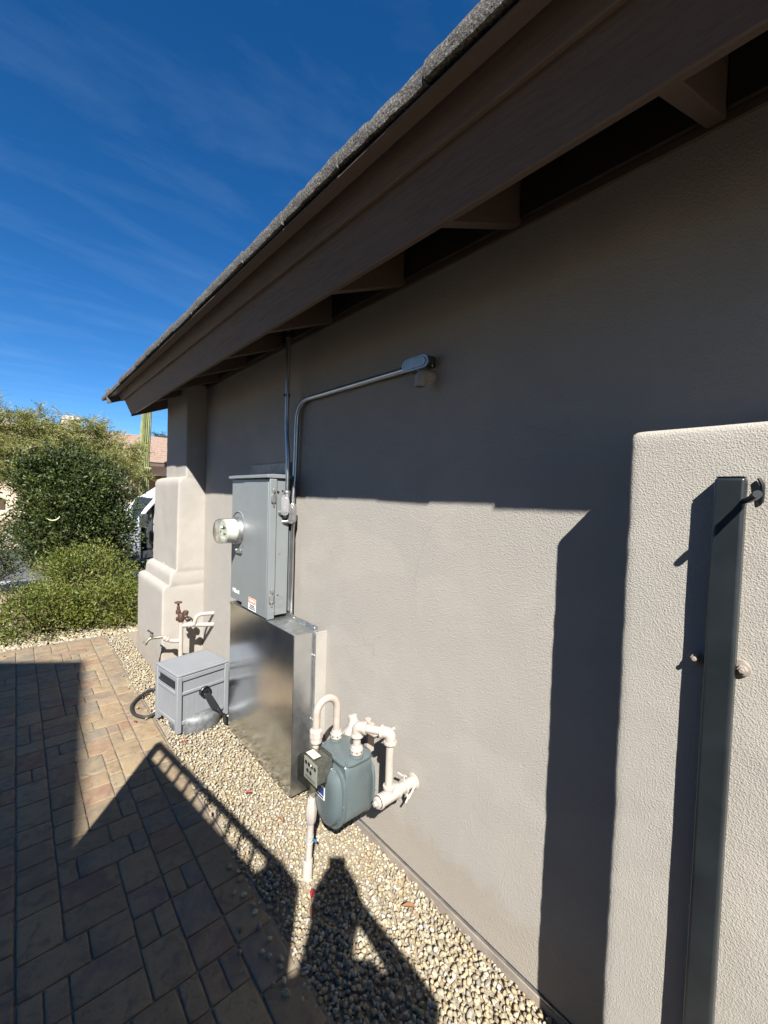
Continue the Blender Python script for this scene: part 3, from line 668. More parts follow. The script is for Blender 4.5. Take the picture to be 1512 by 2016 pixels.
# printing
def text_mesh(name, body, size, m, parent, origin, xdir, zdir, extr=0.0004, bold=0.0):
    cu = bpy.data.curves.new(name, 'FONT'); cu.body = body; cu.size = size; cu.extrude = extr; cu.offset = bold; cu.align_x = 'CENTER'; cu.align_y = 'CENTER'
    t = bpy.data.objects.new(name+'_curve', cu); col.objects.link(t)
    bpy.context.view_layer.update()
    me = bpy.data.meshes.new_from_object(t.evaluated_get(bpy.context.evaluated_depsgraph_get())); bpy.data.objects.remove(t)
    me.name = name; me.materials.clear(); me.materials.append(m)
    x = Vector(xdir).normalized(); zz = Vector(zdir).normalized(); nrm = x.cross(zz)
    Mx = Matrix((x, zz, nrm)).transposed().to_4x4(); Mx.translation = Vector(origin)
    me.transform(Mx)
    o = bpy.data.objects.new(name, me); col.objects.link(o); o.parent = parent; return child(o)
text_mesh('maker_logo', 'Milbank', 0.036, M_WHITE, pn, (2.722, FY-0.0028, 0.999), (-1, 0, 0), (0, 0, 1), 0.0005, 0.0012)
lb = bp(MB().box((2.404, FY+0.0002, 0.926), (2.512, FY+0.0012, 1.003)), 'warning_label', M_WHITE, pn)
def sub(mb, name, m, par): o = mb.build(name, m, par); child(o); return o
sub(MB().box((2.4045, FY+0.0014, 0.969), (2.5115, FY+0.0018, 1.0025)), 'label_band', M_ORANGE, lb)
wt = text_mesh('label_heading', 'WARNING', 0.017, M_WHITE, pn, (2.458, FY+0.0022, 0.9865), (-1, 0, 0), (0, 0, 1), 0.0002, 0.0003)
for (z, a, b) in ((0.958, 2.42, 2.49), (0.948, 2.415, 2.485), (0.937, 2.41, 2.50)):
    sub(MB().box((a, FY+0.0014, z-0.003), (b, FY+0.0018, z+0.003)), 'label_line', M_INK, lb)

# meter
mt = tag(empty('electric_meter', mc), 'round glass electric meter plugged into the grey panel', 'meter')
bp(MB().lathe((mc.x, FY-0.0038, mc.z), (0, 1, 0), [(0.092, 0), (0.092, 0.010), (0.089, 0.016), (0.089, 0.030), (0.084, 0.032)], 48), 'sealing_ring', M_DIECAST, mt, bevel=0.001)
bp(MB().lathe((mc.x, FY+0.0285, mc.z), (0, 1, 0), [(0.080, 0), (0.080, 0.012), (0.0775, 0.016), (0.0775, 0.064), (0.074, 0.066)], 48), 'meter_body', simple('meter_white_plastic', (0.72, 0.71, 0.66), 0.4, 0, 0.03, 12), mt, smooth=True)
fp = bp(MB().lathe((mc.x, FY+0.0955, mc.z), (0, 1, 0), [(0.070, 0), (0.070, 0.002)], 40), 'dial_plate', simple('dial_plate', (0.52, 0.54, 0.42), 0.5, 0, 0.1, 20), mt)
for (x0, x1, z0, z1, mm, nm) in ((-0.03, 0.028, 0.012, 0.034, M_INK, 'display'), (-0.05, -0.035, -0.012, 0.0, M_INK, 'dial_mark'), (0.005, 0.045, -0.022, -0.012, M_INK, 'dial_mark'), (-0.03, 0.0, -0.024, -0.014, M_WHITE, 'dial_mark'), (-0.035, 0.035, -0.05, -0.035, M_WHITE, 'barcode_label'), (0.036, 0.05, 0.02, 0.032, M_INK, 'dial_mark')):
    o = MB().box((mc.x-x1, FY+0.0977, mc.z+z0), (mc.x-x0, FY+0.0985, mc.z+z1)).build(nm, mm, fp); child(o)
gl = MB().lathe((mc.x, FY+0.0290, mc.z), (0, 1, 0), [(0.0818, 0), (0.0818, 0.085), (0.0805, 0.098), (0.076, 0.107), (0.066, 0.1115), (0.0001, 0.1125)], 48, False)
gi = MB().lathe((mc.x, FY+0.0290, mc.z), (0, 1, 0), [(0.0802, 0), (0.0802, 0.085), (0.0790, 0.097), (0.0745, 0.1055), (0.065, 0.1098), (0.0001, 0.1108)], 48, False)
gl.add(gi.v, [tuple(reversed(f)) for f in gi.f])
def build_keep(mb, name, m, par):
    me = bpy.data.meshes.new(name); me.from_pydata(mb.v, [], mb.f); me.materials.append(m); me.shade_smooth()
    o = bpy.data.objects.new(name, me); col.objects.link(o); o.parent = par; return child(o)
build_keep(gl, 'glass_cover', M_GLASS, mt)

# wall plate left over behind the panel
tag(MB().box((2.356, 0.0, 1.700), (2.938, 0.012, 1.864)).build('wall_plate', simple('weathered_grey_plate', (0.27, 0.26, 0.245), 0.6, 0.4, 0.3, 16, 0.2, 40), bevel=0.002), 'weathered grey metal plate on the wall behind the panel top', 'metal plate')

# galvanized skirt box below the panel
gb = tag(empty('galvanized_box', (2.36, 0.12, 0)), 'shiny galvanized sheet steel box standing below the grey panel', 'metal box')
bp(MB().box((1.929, 0.1955, 0.026), (2.802, 0.1975, 0.909)), 'front_sheet', M_GALV, gb)
bp(MB().box((1.9265, 0.0765, 0.030), (1.9288, 0.1950, 0.909)), 'side_sheet', M_GALV_SIDE, gb)
bp(MB().box((2.8022, 0.060, 0.030), (2.8045, 0.1950, 0.909)), 'side_sheet', M_GALV_SIDE, gb)
bp(MB().box((1.9255, 0.0605, 0.9095), (2.806, 0.1990, 0.9125)), 'top_sheet', M_GALV_DULL, gb, bevel=0.001)
bp(MB().box((1.9255, 0.1992, 0.896), (2.806, 0.2006, 0.9125)), 'top_lip', M_GALV, gb)
bp(MB().box((1.917, 0.0560, 0.908), (2.806, 0.0595, 0.937)), 'rear_upstand', M_GALV_DULL, gb)
bp(MB().box((1.908, 0.0725, 0.035), (1.9262, 0.0760, 0.905)), 'wall_flange', M_GALV_DULL, gb)
bp(MB().box((1.909, 0.001, 0.037), (1.9255, 0.0720, 0.905)), 'backing_board', M_STUCCO, gb)
bp(MB().box((1.945, 0.075, 0.012), (2.79, 0.190, 0.025)), 'base_gap_shade', M_DARK, gb)  # black block painted as the shade beneath the box
for (p, ax) in (((1.917, 0.0762, 0.78), (0, 1, 0)), ((1.917, 0.0762, 0.42), (0, 1, 0)), ((1.917, 0.0762, 0.12), (0, 1, 0)), ((1.95, 0.0597, 0.924), (0, 1, 0)), ((2.18, 0.0597, 0.924), (0, 1, 0))):
    bp(MB().lathe(p, ax, [(0.006, 0), (0.006, 0.003), (0.004, 0.0045)], 8), 'screw', M_DIECAST, gb)

# ---- conduits
def bend(pts, r=0.06, n=6):
    """fillet a polyline"""
    pts = [Vector(p) for p in pts]; out = [pts[0]]
    for i in range(1, len(pts)-1):
        a, b, c = pts[i-1], pts[i], pts[i+1]; d0 = (a-b); d1_ = (c-b); rr = min(r, d0.length*0.49, d1_.length*0.49)
        p, q_ = b+d0.normalized()*rr, b+d1_.normalized()*rr
        for k in range(n+1):
            t = k/n; out.append(p*(1-t)**2 + b*2*t*(1-t) + q_*t*t)
    return out+[pts[-1]]
def conduit_body(name, parent, c, ax, L_, w, front, m=M_DIECAST):
    """rounded conduit body with a gasketed cover; ax = long axis, front = cover side"""
    ax = Vector(ax).normalized(); fr = Vector(front).normalized(); sd = ax.cross(fr); c = Vector(c)
    def oval(hl, hw, n=8):
        p = []
        for i in range(n+1): a = R(-90+180*i/n); p.append(ax*(hl-hw+hw*math.cos(a)) + sd*(hw*math.sin(a)))
        for i in range(n+1): a = R(90+180*i/n); p.append(ax*(-hl+hw+hw*math.cos(a)) + sd*(hw*math.sin(a)))
        return p
    b = MB().prism([c+p-fr*0.018 for p in oval(L_/2, w/2)], fr*0.030)
    o = child(b.build(name, m, parent, bevel=0.003, seg=3))
    cvv = MB().prism([c+p+fr*0.0122 for p in oval(L_/2+0.002, w/2+0.002)], fr*0.004); cvv.prism([c+p+fr*0.0163 for p in oval(L_/2-0.012, w/2-0.006)], fr*0.003)
    cvo = cvv.build('cover', m, o, bevel=0.001); child(cvo)
    for s_ in (-1, 1):
        so_ = MB().lathe(c+ax*s_*(L_/2-0.008)+fr*0.0163, fr, [(0.0035, 0), (0.0035, 0.002), (0.002, 0.003)], 8).build('screw', M_CONDUIT, o); child(so_)
    return o
c1 = tag(empty('conduit', (2.36, 0.03, 1.55)), 'steel conduit rising straight from panel side into the eave', 'conduit', 'steel conduits on the house wall')
bp(MB().tube(bend([(2.222, 0.100, 1.665), (2.220, 0.100, 1.90), (2.262, 0.092, 2.06), (2.270, 0.088, 2.70)], 0.09), 0.0125, 14), 'pipe', M_CONDUIT, c1, smooth=True)
conduit_body('conduit_body', c1, (2.226, 0.106, 1.595), (0, 0, 1), 0.118, 0.042, (-0.75, 0.66, 0))
cp = MB().lathe((2.222, 0.100, 1.648), (0, 0, 1), [(0.019, 0), (0.019, 0.016), (0.021, 0.018), (0.021, 0.03), (0.016, 0.034)], 12); bp(cp, 'coupling', M_DIECAST, c1, bevel=0.001)
bp(MB().lathe((2.270, 0.088, 2.590), (0, 0, 1), [(0.021, 0), (0.021, 0.03), (0.017, 0.034)], 12), 'coupling', M_BLACK, c1)
st = MB().lathe((2.269, 0.088, 2.240), (0, 0, 1), [(0.0135, 0), (0.0165, 0.001), (0.0165, 0.021), (0.0135, 0.022)], 14); st.cyl((2.275, 0.103, 2.251), (2.262, 0.116, 2.251), 0.004, n=8); bp(st, 'strap', M_BLACK, c1)
bp(MB().cyl((2.230, 0.108, 1.555), (2.2615, 0.125, 1.548), 0.0145, n=12), 'nipple', M_DIECAST, c1, smooth=True)
c2 = tag(empty('conduit', (2.27, 0.03, 1.5)), 'steel conduit bending sideways along the wall to an outlet body', 'conduit', 'steel conduits on the house wall')
bp(MB().tube(bend([(2.262, 0.040, 1.595), (2.266, 0.024, 1.80), (2.262, 0.022, 2.225), (1.315, 0.024, 2.222)], 0.135, 12), 0.0140, 14), 'pipe', M_CONDUIT, c2, smooth=True)
conduit_body('conduit_body', c2, (2.222, 0.062, 1.545), (0, 0, 1), 0.115, 0.040, (-0.55, 0.83, 0))
bp(MB().lathe((2.258, 0.042, 1.582), (0, 0, 1), [(0.02, 0), (0.02, 0.018), (0.0165, 0.024)], 12), 'coupling', M_DIECAST, c2, bevel=0.001)
bp(MB().box((2.225, 0.100, 1.520), (2.262, 0.102, 1.565)), 'tag_label', M_WHITE, c2)
bp(MB().cyl((2.225, 0.055, 1.505), (2.2625, 0.105, 1.495), 0.012, n=12), 'nipple', M_DIECAST, c2, smooth=True)
conduit_body('outlet_body', c2, (1.238, 0.040, 2.226), (1, 0, 0), 0.150, 0.050, (0, 0.93, -0.10), M_OUTLET)
bp(MB().box((1.17, 0.001, 2.203), (1.30, 0.022, 2.249)), 'outlet_base', M_OUTLET, c2, bevel=0.004)
bp(MB().lathe((1.235, 0.030, 2.205), (0, 0, -1), [(0.015, 0), (0.015, 0.006), (0.010, 0.009)], 10), 'plug', M_OUTLET, c2)
c3 = tag(empty('conduit', (2.27, 0.04, 0.915)), 'thin steel conduit running down the near side of the panel', 'conduit', 'steel conduits on the house wall')
bp(MB().tube([(2.222, 0.052, 1.49), (2.240, 0.046, 1.44), (2.243, 0.042, 1.40), (2.243, 0.042, 0.914)], 0.0095, 12), 'pipe', M_CONDUIT, c3, smooth=True)
bp(MB().box((2.2505, 0.0462, 0.95), (2.2613, 0.0615, 1.44)), 'edge_trim', M_CONDUIT, c3)

ft = tag(empty('pipe_fitting', (1.205, 0.0, 2.165)), 'small pale plastic elbow on the wall under the outlet body', 'pipe fitting')
bp(MB().lathe((1.190, 0.0, 2.168), (0, 1, 0), [(0.026, 0), (0.026, 0.006), (0.021, 0.010), (0.021, 0.03)], 24), 'flange', M_PIPE, ft, smooth=True)
e = MB().tube(bend([(1.190, 0.02, 2.168), (1.193, 0.060, 2.170), (1.193, 0.064, 2.128)], 0.026, 8), 0.0235, 18, False)
e.lathe((1.193, 0.064, 2.130), (0, 0, -1), [(0.0235, 0), (0.0235, 0.012), (0.0180, 0.012), (0.0180, -0.02)], 18, False)
bp(e, 'elbow', M_PIPE, ft, smooth=True)

# ================================================================== gas meter
GX, GY = 1.414, 0.222
gm = tag(empty('gas_meter', (GX, GY, 0.26)), 'blue-grey diaphragm gas meter hanging on cream pipes beside the wall', 'gas meter')
def superring(cx, cz, hx, hz, y, n=36, p=3.2, belly=0.42):
    out = []
    for i in range(n):
        a = 2*math.pi*i/n; c, s_ = math.cos(a), math.sin(a)
        x = hx*math.copysign(abs(c)**(2/p), c); z = hz*math.copysign(abs(s_)**(2/p), s_)
        if z < 0: x *= 1-belly*(-z/hz)**2.2           # belly narrows towards the bottom
        out.append((cx+x, y, cz+z))
    return out
def loft(rings, cap0=True, cap1=True):
    mb = MB(); n = len(rings[0]); vs_ = [v for r_ in rings for v in r_]; fs = []
    for a in range(len(rings)-1):
        for i in range(n): fs.append((a*n+i, a*n+(i+1) % n, (a+1)*n+(i+1) % n, (a+1)*n+i))
    if cap0: fs.append(tuple(range(n-1, -1, -1)))
    if cap1: fs.append(tuple((len(rings)-1)*n+i for i in range(n)))
    return mb.add(vs_, fs)
def rbox(cx, cy, hx, hy, z, rad, n=6):
    out = []
    for (sx, sy, a0) in ((1, 1, 0), (-1, 1, 90), (-1, -1, 180), (1, -1, 270)):
        for i in range(n+1):
            a = R(a0+90*i/n); out.append((cx+sx*(hx-rad)+rad*math.cos(a), cy+sy*(hy-rad)+rad*math.sin(a), z))
    return out
CZ = 0.405
bp(loft([superring(GX, 0.425, hx_, hz_, y_, 40, 7.0, 0.06) for hx_, hz_, y_ in ((0.096, 0.126, GY-0.069), (0.100, 0.130, GY-0.062), (0.100, 0.130, GY+0.062), (0.096, 0.126, GY+0.069))]), 'body', M_GAS, gm, smooth=True)
for s_ in (1, -1):
    y0 = GY+s_*0.0685
    fl = [superring(GX, CZ-0.012, 0.108, 0.138, y0), superring(GX, CZ-0.012, 0.110, 0.140, y0+s_*0.004), superring(GX, CZ-0.012, 0.110, 0.140, y0+s_*0.011), superring(GX, CZ-0.012, 0.106, 0.136, y0+s_*0.014), superring(GX, CZ-0.012, 0.095, 0.125, y0+s_*0.016), superring(GX, CZ-0.016, 0.088, 0.117, y0+s_*0.030), superring(GX, CZ-0.018, 0.078, 0.105, y0+s_*0.040), superring(GX, CZ-0.02, 0.05, 0.07, y0+s_*0.045)]
    dc = bp(loft(fl), 'diaphragm_cover', M_GAS, gm, smooth=True)
    for i, a in enumerate(range(0, 360, 36)):
        x = GX+0.103*math.cos(R(a)); z = CZ-0.012+0.132*math.sin(R(a))
        if math.sin(R(a)) < -0.2: x = GX+(0.103*math.cos(R(a)))*(1-0.42*abs(math.sin(R(a)))**2.2)
        o = MB().lathe((x, y0+s_*0.010, z), (0, s_, 0), [(0.006, 0), (0.006, 0.006), (0.004, 0.008)], 6).build('bolt', M_GAS, dc); child(o)
tcv = bp(loft([rbox(GX, GY, 0.102, 0.076, 0.545, 0.045), rbox(GX, GY, 0.106, 0.080, 0.548, 0.047), rbox(GX, GY, 0.106, 0.080, 0.556, 0.047), rbox(GX, GY, 0.100, 0.074, 0.561, 0.045), rbox(GX, GY, 0.085, 0.060, 0.566, 0.04), rbox(GX, GY, 0.05, 0.03, 0.570, 0.025)]), 'top_cover', M_GAS, gm, smooth=True)
for (x, y) in ((-.088, .062), (.088, .062), (-.088, -.062), (.088, -.062), (0, .070), (0, -.070)):
    o = MB().lathe((GX+x, GY+y, 0.558), (0, 0, 1), [(0.007, 0), (0.007, 0.006), (0.004, 0.009)], 8).build('bolt', M_GAS, tcv); child(o)
for s_ in (-1, 1): bp(MB().lathe((GX+s_*0.074, GY, 0.562), (0, 0, 1), [(0.030, 0), (0.030, 0.006), (0.024, 0.010), (0.024, 0.016)], 20), 'inlet_boss', M_GAS, gm, smooth=True)
# index housing of clear plastic with a printed dial card
IX, IZ = GX+0.030, 0.512
HSH = ((-.058, -.056), (.058, -.056), (.058, .044), (.040, .064), (-.040, .064), (-.058, .044))
ih = bp(loft([[(IX+x*k_, GY+y_, IZ+z*k_) for x, z in HSH] for k_, y_ in ((0.86, 0.078), (0.90, 0.118), (1.0, 0.122), (1.0, 0.190))]), 'index_housing', M_SMOKE, gm, bevel=0.004)
bp(MB().box((IX-.046, GY+0.082, IZ-.044), (IX+.046, GY+0.158, IZ+.038)), 'index_works', simple('index_works', (0.19, 0.195, 0.19), 0.5, 0.3, 0.3, 60), gm)
dcd = bp(MB().box((IX-.050, GY+0.1585, IZ-.049), (IX+.050, GY+0.1605, IZ+.042)), 'dial_card', simple('dial_card', (0.58, 0.58, 0.56), 0.5), gm)
for (x, z) in ((.034, .020), (.0115, .020), (-.0115, .020), (-.034, .020), (.022, -.010), (-.002, -.010)):
    o = MB().lathe((IX+x, GY+0.1607, IZ+z), (0, 1, 0), [(0.0085, 0), (0.0085, 0.0008)], 16).build('dial', M_INK, dcd); child(o)
o = MB().box((IX-.040, GY+0.1607, IZ-.042), (IX+.040, GY+0.1613, IZ-.030)).build('dial_strip', simple('grey_print', (0.35, 0.35, 0.35), 0.5), dcd); child(o)
bp(MB().box((IX-.030, GY+0.130, IZ+.0642), (IX+.030, GY+0.165, IZ+.0650)), 'top_sticker', simple('yellowed_sticker', (0.62, 0.58, 0.38), 0.5), gm)
bp(MB().lathe((IX-.052, GY+0.092, IZ-.026), (-1, 0, 0.2), [(0.009, 0), (0.009, 0.005), (0.004, 0.007)], 12), 'seal', simple('red_seal', (0.62, 0.09, 0.07), 0.4), gm)
bp(MB().lathe((IX-.052, GY+0.092, IZ+.004), (-1, 0, 0.2), [(0.005, 0), (0.005, 0.005), (0.003, 0.006)], 8), 'housing_screw', M_DIECAST, gm)
bl = bp(MB().box((GX-.012, GY+0.1145, 0.385), (GX+.062, GY+0.1165, 0.438)), 'nameplate', M_WHITE, gm)
o = MB().box((GX-.0095, GY+0.1167, 0.4015), (GX+.0595, GY+0.1173, 0.4355)).build('nameplate_print', M_BLUE, bl); child(o)
o = MB().box((GX-.006, GY+0.1167, 0.3895), (GX+.054, GY+0.1173, 0.3970)).build('nameplate_strip', M_INK, bl); child(o)

# supply riser, regulator and gooseneck
RX, RY = 1.494, 0.352
RT = 0.326
rs = tag(empty('gas_riser', (RX, RY, 0)), 'cream gas riser rising from the gravel with a gooseneck loop to the meter', 'gas pipe')
bp(MB().lathe((RX, RY, -0.05), (0, 0, 1), [(0.0215, 0), (0.0215, 0.128), (0.0195, 0.131), (0.0165, 0.131)], 18, False), 'sleeve', M_PIPE, rs, smooth=True)
bp(MB().cyl((RX, RY+0.002, -0.05), (RX, RT, 0.60), 0.0145, n=16), 'pipe', M_PIPE, rs, smooth=True)
v_ = MB().lathe((RX, RY-0.011, 0.235), (0, 0, 1), [(0.0175, 0), (0.022, 0.012), (0.025, 0.045), (0.025, 0.075), (0.020, 0.095), (0.0175, 0.11)], 8); bp(v_, 'shutoff_valve', M_PIPE, rs, bevel=0.002)
wr = MB()
wr.tube([(RX+0.0165*math.cos(R(a)), RY+0.0165*math.sin(R(a))-0.006, 0.150+a/360*0.006+0.002*math.sin(a)) for a in range(0, 2200, 24)], 0.0016, 5); bp(wr, 'tracer_wire', simple('wire_grey', (0.42, 0.40, 0.38), 0.5, 0.3), rs, smooth=True)
bp(MB().tube([(RX-0.016, RY-0.012, 0.17), (RX-0.026, RY-0.018, 0.169), (RX-0.034, RY-0.02, 0.164)], 0.005, 8), 'wire_nut', simple('blue_wire_nut', (0.02, 0.09, 0.16), 0.5), rs, smooth=True)
un = MB().lathe((RX, RT, 0.585), (0, 0, 1), [(0.019, 0), (0.026, 0.006), (0.026, 0.022), (0.022, 0.026)], 20); un.lathe((RX, RT, 0.6115), (0, 0, 1), [(0.030, 0), (0.030, 0.030), (0.024, 0.036), (0.017, 0.038)], 8)
bp(un, 'union', M_PIPE, rs, bevel=0.0015)
arc = [(RX, RT, 0.63)] + [(RX+(GX+0.074-RX)*(0.5-0.5*math.cos(R(a))), RT+(GY-RT)*(0.5-0.5*math.cos(R(a))), 0.712+0.056*math.sin(R(a))) for a in range(0, 181, 12)] + [(GX+0.074, GY, 0.61)]
bp(MB().tube(arc, 0.0165, 18), 'gooseneck', M_PIPE_TAN, rs, smooth=True)
cp = MB().lathe((GX+0.074, GY, 0.5785), (0, 0, 1), [(0.0275, 0), (0.0275, 0.018), (0.024, 0.021), (0.024, 0.024), (0.019, 0.034)], 20); bp(cp, 'coupling_nut', M_PIPE, rs, smooth=True)
for i in range(8):
    a = R(45*i+20); bp(MB().lathe((GX+0.074+0.0272*math.cos(a), GY+0.0272*math.sin(a), 0.589), (math.cos(a), math.sin(a), 0), [(0.003, 0), (0.003, 0.001)], 8), 'nut_slot', M_DARK, rs)
rg = tag(empty('gas_regulator', (1.46, 0.08, 0.45)), 'cream pressure regulator on the wall behind the gas meter', 'regulator')
bp(MB().lathe((1.500, 0.105, 0.560), (0.25, 0.1, 1.0), [(0.022, -0.05), (0.030, -0.035), (0.060, -0.012), (0.064, -0.005), (0.064, 0.006), (0.058, 0.012), (0.030, 0.030), (0.022, 0.05), (0.022, 0.070), (0.016, 0.074)], 28), 'diaphragm_case', M_PIPE, rg, smooth=True)
bp(MB().cyl((1.47, 0.09, 0.52), (1.47, 0.0, 0.52), 0.014, n=12), 'wall_pipe', M_PIPE, rg, smooth=True)
bp(MB().box((1.395, 0.075, 0.50), (1.445, 0.115, 0.628)), 'vent_box', M_PIPE_TAN, rg, bevel=0.003)
bp(MB().tube([(1.42, 0.095, 0.6285), (1.42, 0.095, 0.645)], 0.014, 12), 'vent_cap', M_PIPE, rg, smooth=True)
bp(MB().tube([(1.37, 0.085, 0.58), (1.352, 0.06, 0.59), (1.345, 0.03, 0.60), (1.345, 0.0, 0.60)], 0.007, 10), 'vent_pipe', M_PIPE, rg, smooth=True)

# house line: out of the meter, over and down into a tee that enters the wall
hl = tag(empty('house_gas_pipe', (1.22, 0.1, 0.42)), 'cream gas pipe from meter outlet down to a capped tee entering the wall', 'gas pipe')
OX = GX-0.074
cp = MB().lathe((OX, GY, 0.5785), (0, 0, 1), [(0.0275, 0), (0.0275, 0.018), (0.024, 0.021), (0.024, 0.026), (0.018, 0.032)], 20); bp(cp, 'coupling_nut', M_PIPE, hl, smooth=True)
for i in range(8):
    a = R(45*i+10); bp(MB().lathe((OX+0.0272*math.cos(a), GY+0.0272*math.sin(a), 0.589), (math.cos(a), math.sin(a), 0), [(0.003, 0), (0.003, 0.001)], 8), 'nut_slot', M_DARK, hl)
TX, TY, TZ = 1.214, 0.147, 0.425
bp(MB().cyl((OX, GY, 0.60), (OX, GY, 0.648), 0.0165, n=18), 'nipple', M_PIPE, hl, smooth=True)
def elbow(p, a, b, r=0.023, parent=hl):
    p, a, b = Vector(p), Vector(a).normalized(), Vector(b).normalized()
    mb = MB().tube(bend([p+a*0.036, p, p+b*0.036], 0.028, 8), r, 18)
    for d_ in (a, b): mb.lathe(p+d_*0.030, d_, [(r+0.0035, 0), (r+0.0045, 0.003), (r+0.0045, 0.011), (r+0.002, 0.013)], 20)
    return bp(mb, 'elbow', M_PIPE, parent, smooth=True)
hd = Vector((TX-OX, TY-GY, 0)); 
ZT = 0.690
elbow((OX, GY, ZT), (0, 0, -1), hd)
bp(MB().cyl(Vector((OX, GY, ZT))+hd.normalized()*0.03, Vector((TX, TY, ZT))-hd.normalized()*0.03, 0.0165, n=18), 'pipe', M_PIPE, hl, smooth=True)
elbow((TX, TY, ZT), -hd, (0, 0, -1))
bp(MB().cyl((TX, TY, ZT-0.03), (TX, TY, TZ+0.035), 0.0165, n=18), 'pipe', M_PIPE, hl, smooth=True)
te = MB().tube([(TX, TY+0.055, TZ), (TX, TY-0.055, TZ)], 0.0265, 22); te.lathe((TX, TY, TZ+0.02), (0, 0, 1), [(0.021, 0), (0.021, 0.014), (0.0245, 0.016), (0.0245, 0.026), (0.021, 0.028)], 20)
for y in (TY+0.043, TY-0.055): te.lathe((TX, y, TZ), (0, 1, 0), [(0.0275, 0), (0.0295, 0.002), (0.0295, 0.010), (0.0275, 0.012)], 22)
bp(te, 'tee', M_PIPE, hl, smooth=True)
pl = MB().lathe((TX, TY+0.0555, TZ), (0, 1, 0), [(0.0225, 0), (0.0225, 0.010), (0.019, 0.012)], 22); pl.lathe((TX, TY+0.0675, TZ), (0, 1, 0), [(0.013, 0), (0.013, 0.010), (0.010, 0.012)], 4); bp(pl, 'plug', M_PIPE, hl, bevel=0.001)
bp(MB().cyl((TX, TY-0.05, TZ), (TX, -0.002, TZ), 0.0225, n=22), 'pipe', M_PIPE, hl, smooth=True)
bp(MB().lathe((TX, -0.001, TZ), (0, 1, 0), [(0.034, 0), (0.034, 0.004), (0.026, 0.009)], 22), 'escutcheon', M_PIPE, hl, smooth=True)
cl = MB().tube([(TX+0.0255*math.cos(R(a)), 0.058, TZ+0.0255*math.sin(R(a))) for a in range(0, 361, 20)], 0.005, 8, False)
cl.cyl((TX, 0.058, TZ+0.026), (TX, 0.058, TZ+0.050), 0.005, n=8); cl.tube([(TX+0.028, 0.070, TZ+0.052), (TX+0.008, 0.060, TZ+0.044), (TX-0.012, 0.052, TZ+0.048)], 0.0042, 8)
cl.cyl((TX-0.02, 0.058, TZ-0.022), (TX-0.036, 0.062, TZ-0.034), 0.006, n=8); cl.cyl((TX-0.034, 0.052, TZ-0.014), (TX-0.034, 0.080, TZ-0.042), 0.004, n=8)
bp(cl, 'bonding_clamp', M_PIPE, hl, smooth=True)
bp(MB().tube([(TX-0.034, 0.060, TZ-0.028), (TX-0.030, 0.036, TZ-0.012), (TX-0.022, 0.012, TZ-0.005), (TX-0.02, -0.002, TZ)], 0.0045, 8), 'bonding_wire', M_PIPE, hl, smooth=True)

# ================================================================== hose reel box
th = 0.1654; w_, d_, h_ = 0.342, 0.379, 0.40; A_ = Vector((2.944, 0.492)); u_ = Vector((math.cos(th), math.sin(th))); vv = Vector((math.sin(th), -math.cos(th)))
cen = A_ + u_*w_/2 + vv*d_/2
rl = tag(empty('hose_reel_box', (cen.x, cen.y, 0.012), th), 'grey plastic hose reel cabinet with black crank standing on the gravel', 'hose reel')
hx, hy = w_/2, d_/2
for sx in (-1, 1):
    for sy in (-1, 1):
        MB().box((sx*hx, sy*hy, 0.0), (sx*(hx-0.034), sy*(hy-0.034), h_-0.012)).build('corner_post', M_REEL, rl, bevel=0.004)
def reel_panel(axis, s_, half):
    """framed side panel; axis 0: the face looks along x, 1: along y"""
    def bx(a0, a1, z0, z1, dep0, dep1):
        if axis == 0: return MB().box((s_*(hx-dep0), a0, z0), (s_*(hx-dep1), a1, z1))
        return MB().box((a0, s_*(hy-dep0), z0), (a1, s_*(hy-dep1), z1))
    k = half-0.0345
    p = bx(-k, k, 0.050, h_-0.03, 0.014, 0.026).build('side_panel', M_REEL, rl, bevel=0.002)
    for (z0, z1) in ((h_-0.048, h_-0.016), (h_-0.145, h_-0.122), (0.050, 0.078)):
        bx(-k, k, z0, z1, 0.004, 0.0138).build('rail', M_REEL, p, bevel=0.004)
    for i_ in range(9):
        a_ = -k+2*k*(i_+0.5)/9; bx(a_-0.0022, a_+0.0022, 0.0785, h_-0.1455, 0.0128, 0.0139).build('bead', M_REEL, p)
    return p, bx, k
for ax_, s_, hf in ((0, -1, hy), (0, 1, hy), (1, -1, hx)): reel_panel(ax_, s_, hf)
pA, bxA, kA = reel_panel(1, 1, hx)
bxA(-kA+0.015, kA-0.015, h_-0.112, h_-0.058, 0.0125, 0.0138).build('hose_slot', M_DARK, pA)
MB().cyl((-kA+0.02, hy-0.010, h_-0.080), (kA-0.02, hy-0.010, h_-0.092), 0.010, n=12).build('guide_roller', M_BLACK, pA, smooth=True)
lidr = loft([rbox(0, 0, hx-0.002, hy-0.002, h_-0.0115, 0.008), rbox(0, 0, hx, hy, h_-0.008, 0.010), rbox(0, 0, hx, hy, h_, 0.010), rbox(0, 0, hx-0.006, hy-0.006, h_+0.004, 0.010), rbox(0, 0, hx-0.014, hy-0.014, h_+0.0045, 0.010)]).build('lid', M_REEL, rl, smooth=True)
for sx in (-1, 1):
    MB().box((sx*(hx-0.018), sx*0-hy+0.03, h_+0.0047), (sx*(hx-0.012), hy-0.03, h_+0.0075)).build('lid_rib', M_REEL, lidr, bevel=0.001)
ck = MB().lathe((-hx+0.0135, -0.005, 0.235), (-1, 0, 0), [(0.038, 0), (0.038, 0.022), (0.034, 0.026), (0.033, 0.014), (0.012, 0.012), (0.012, 0.022)], 28)
hub = ck.build('crank_hub', M_BLACK, rl, smooth=True)
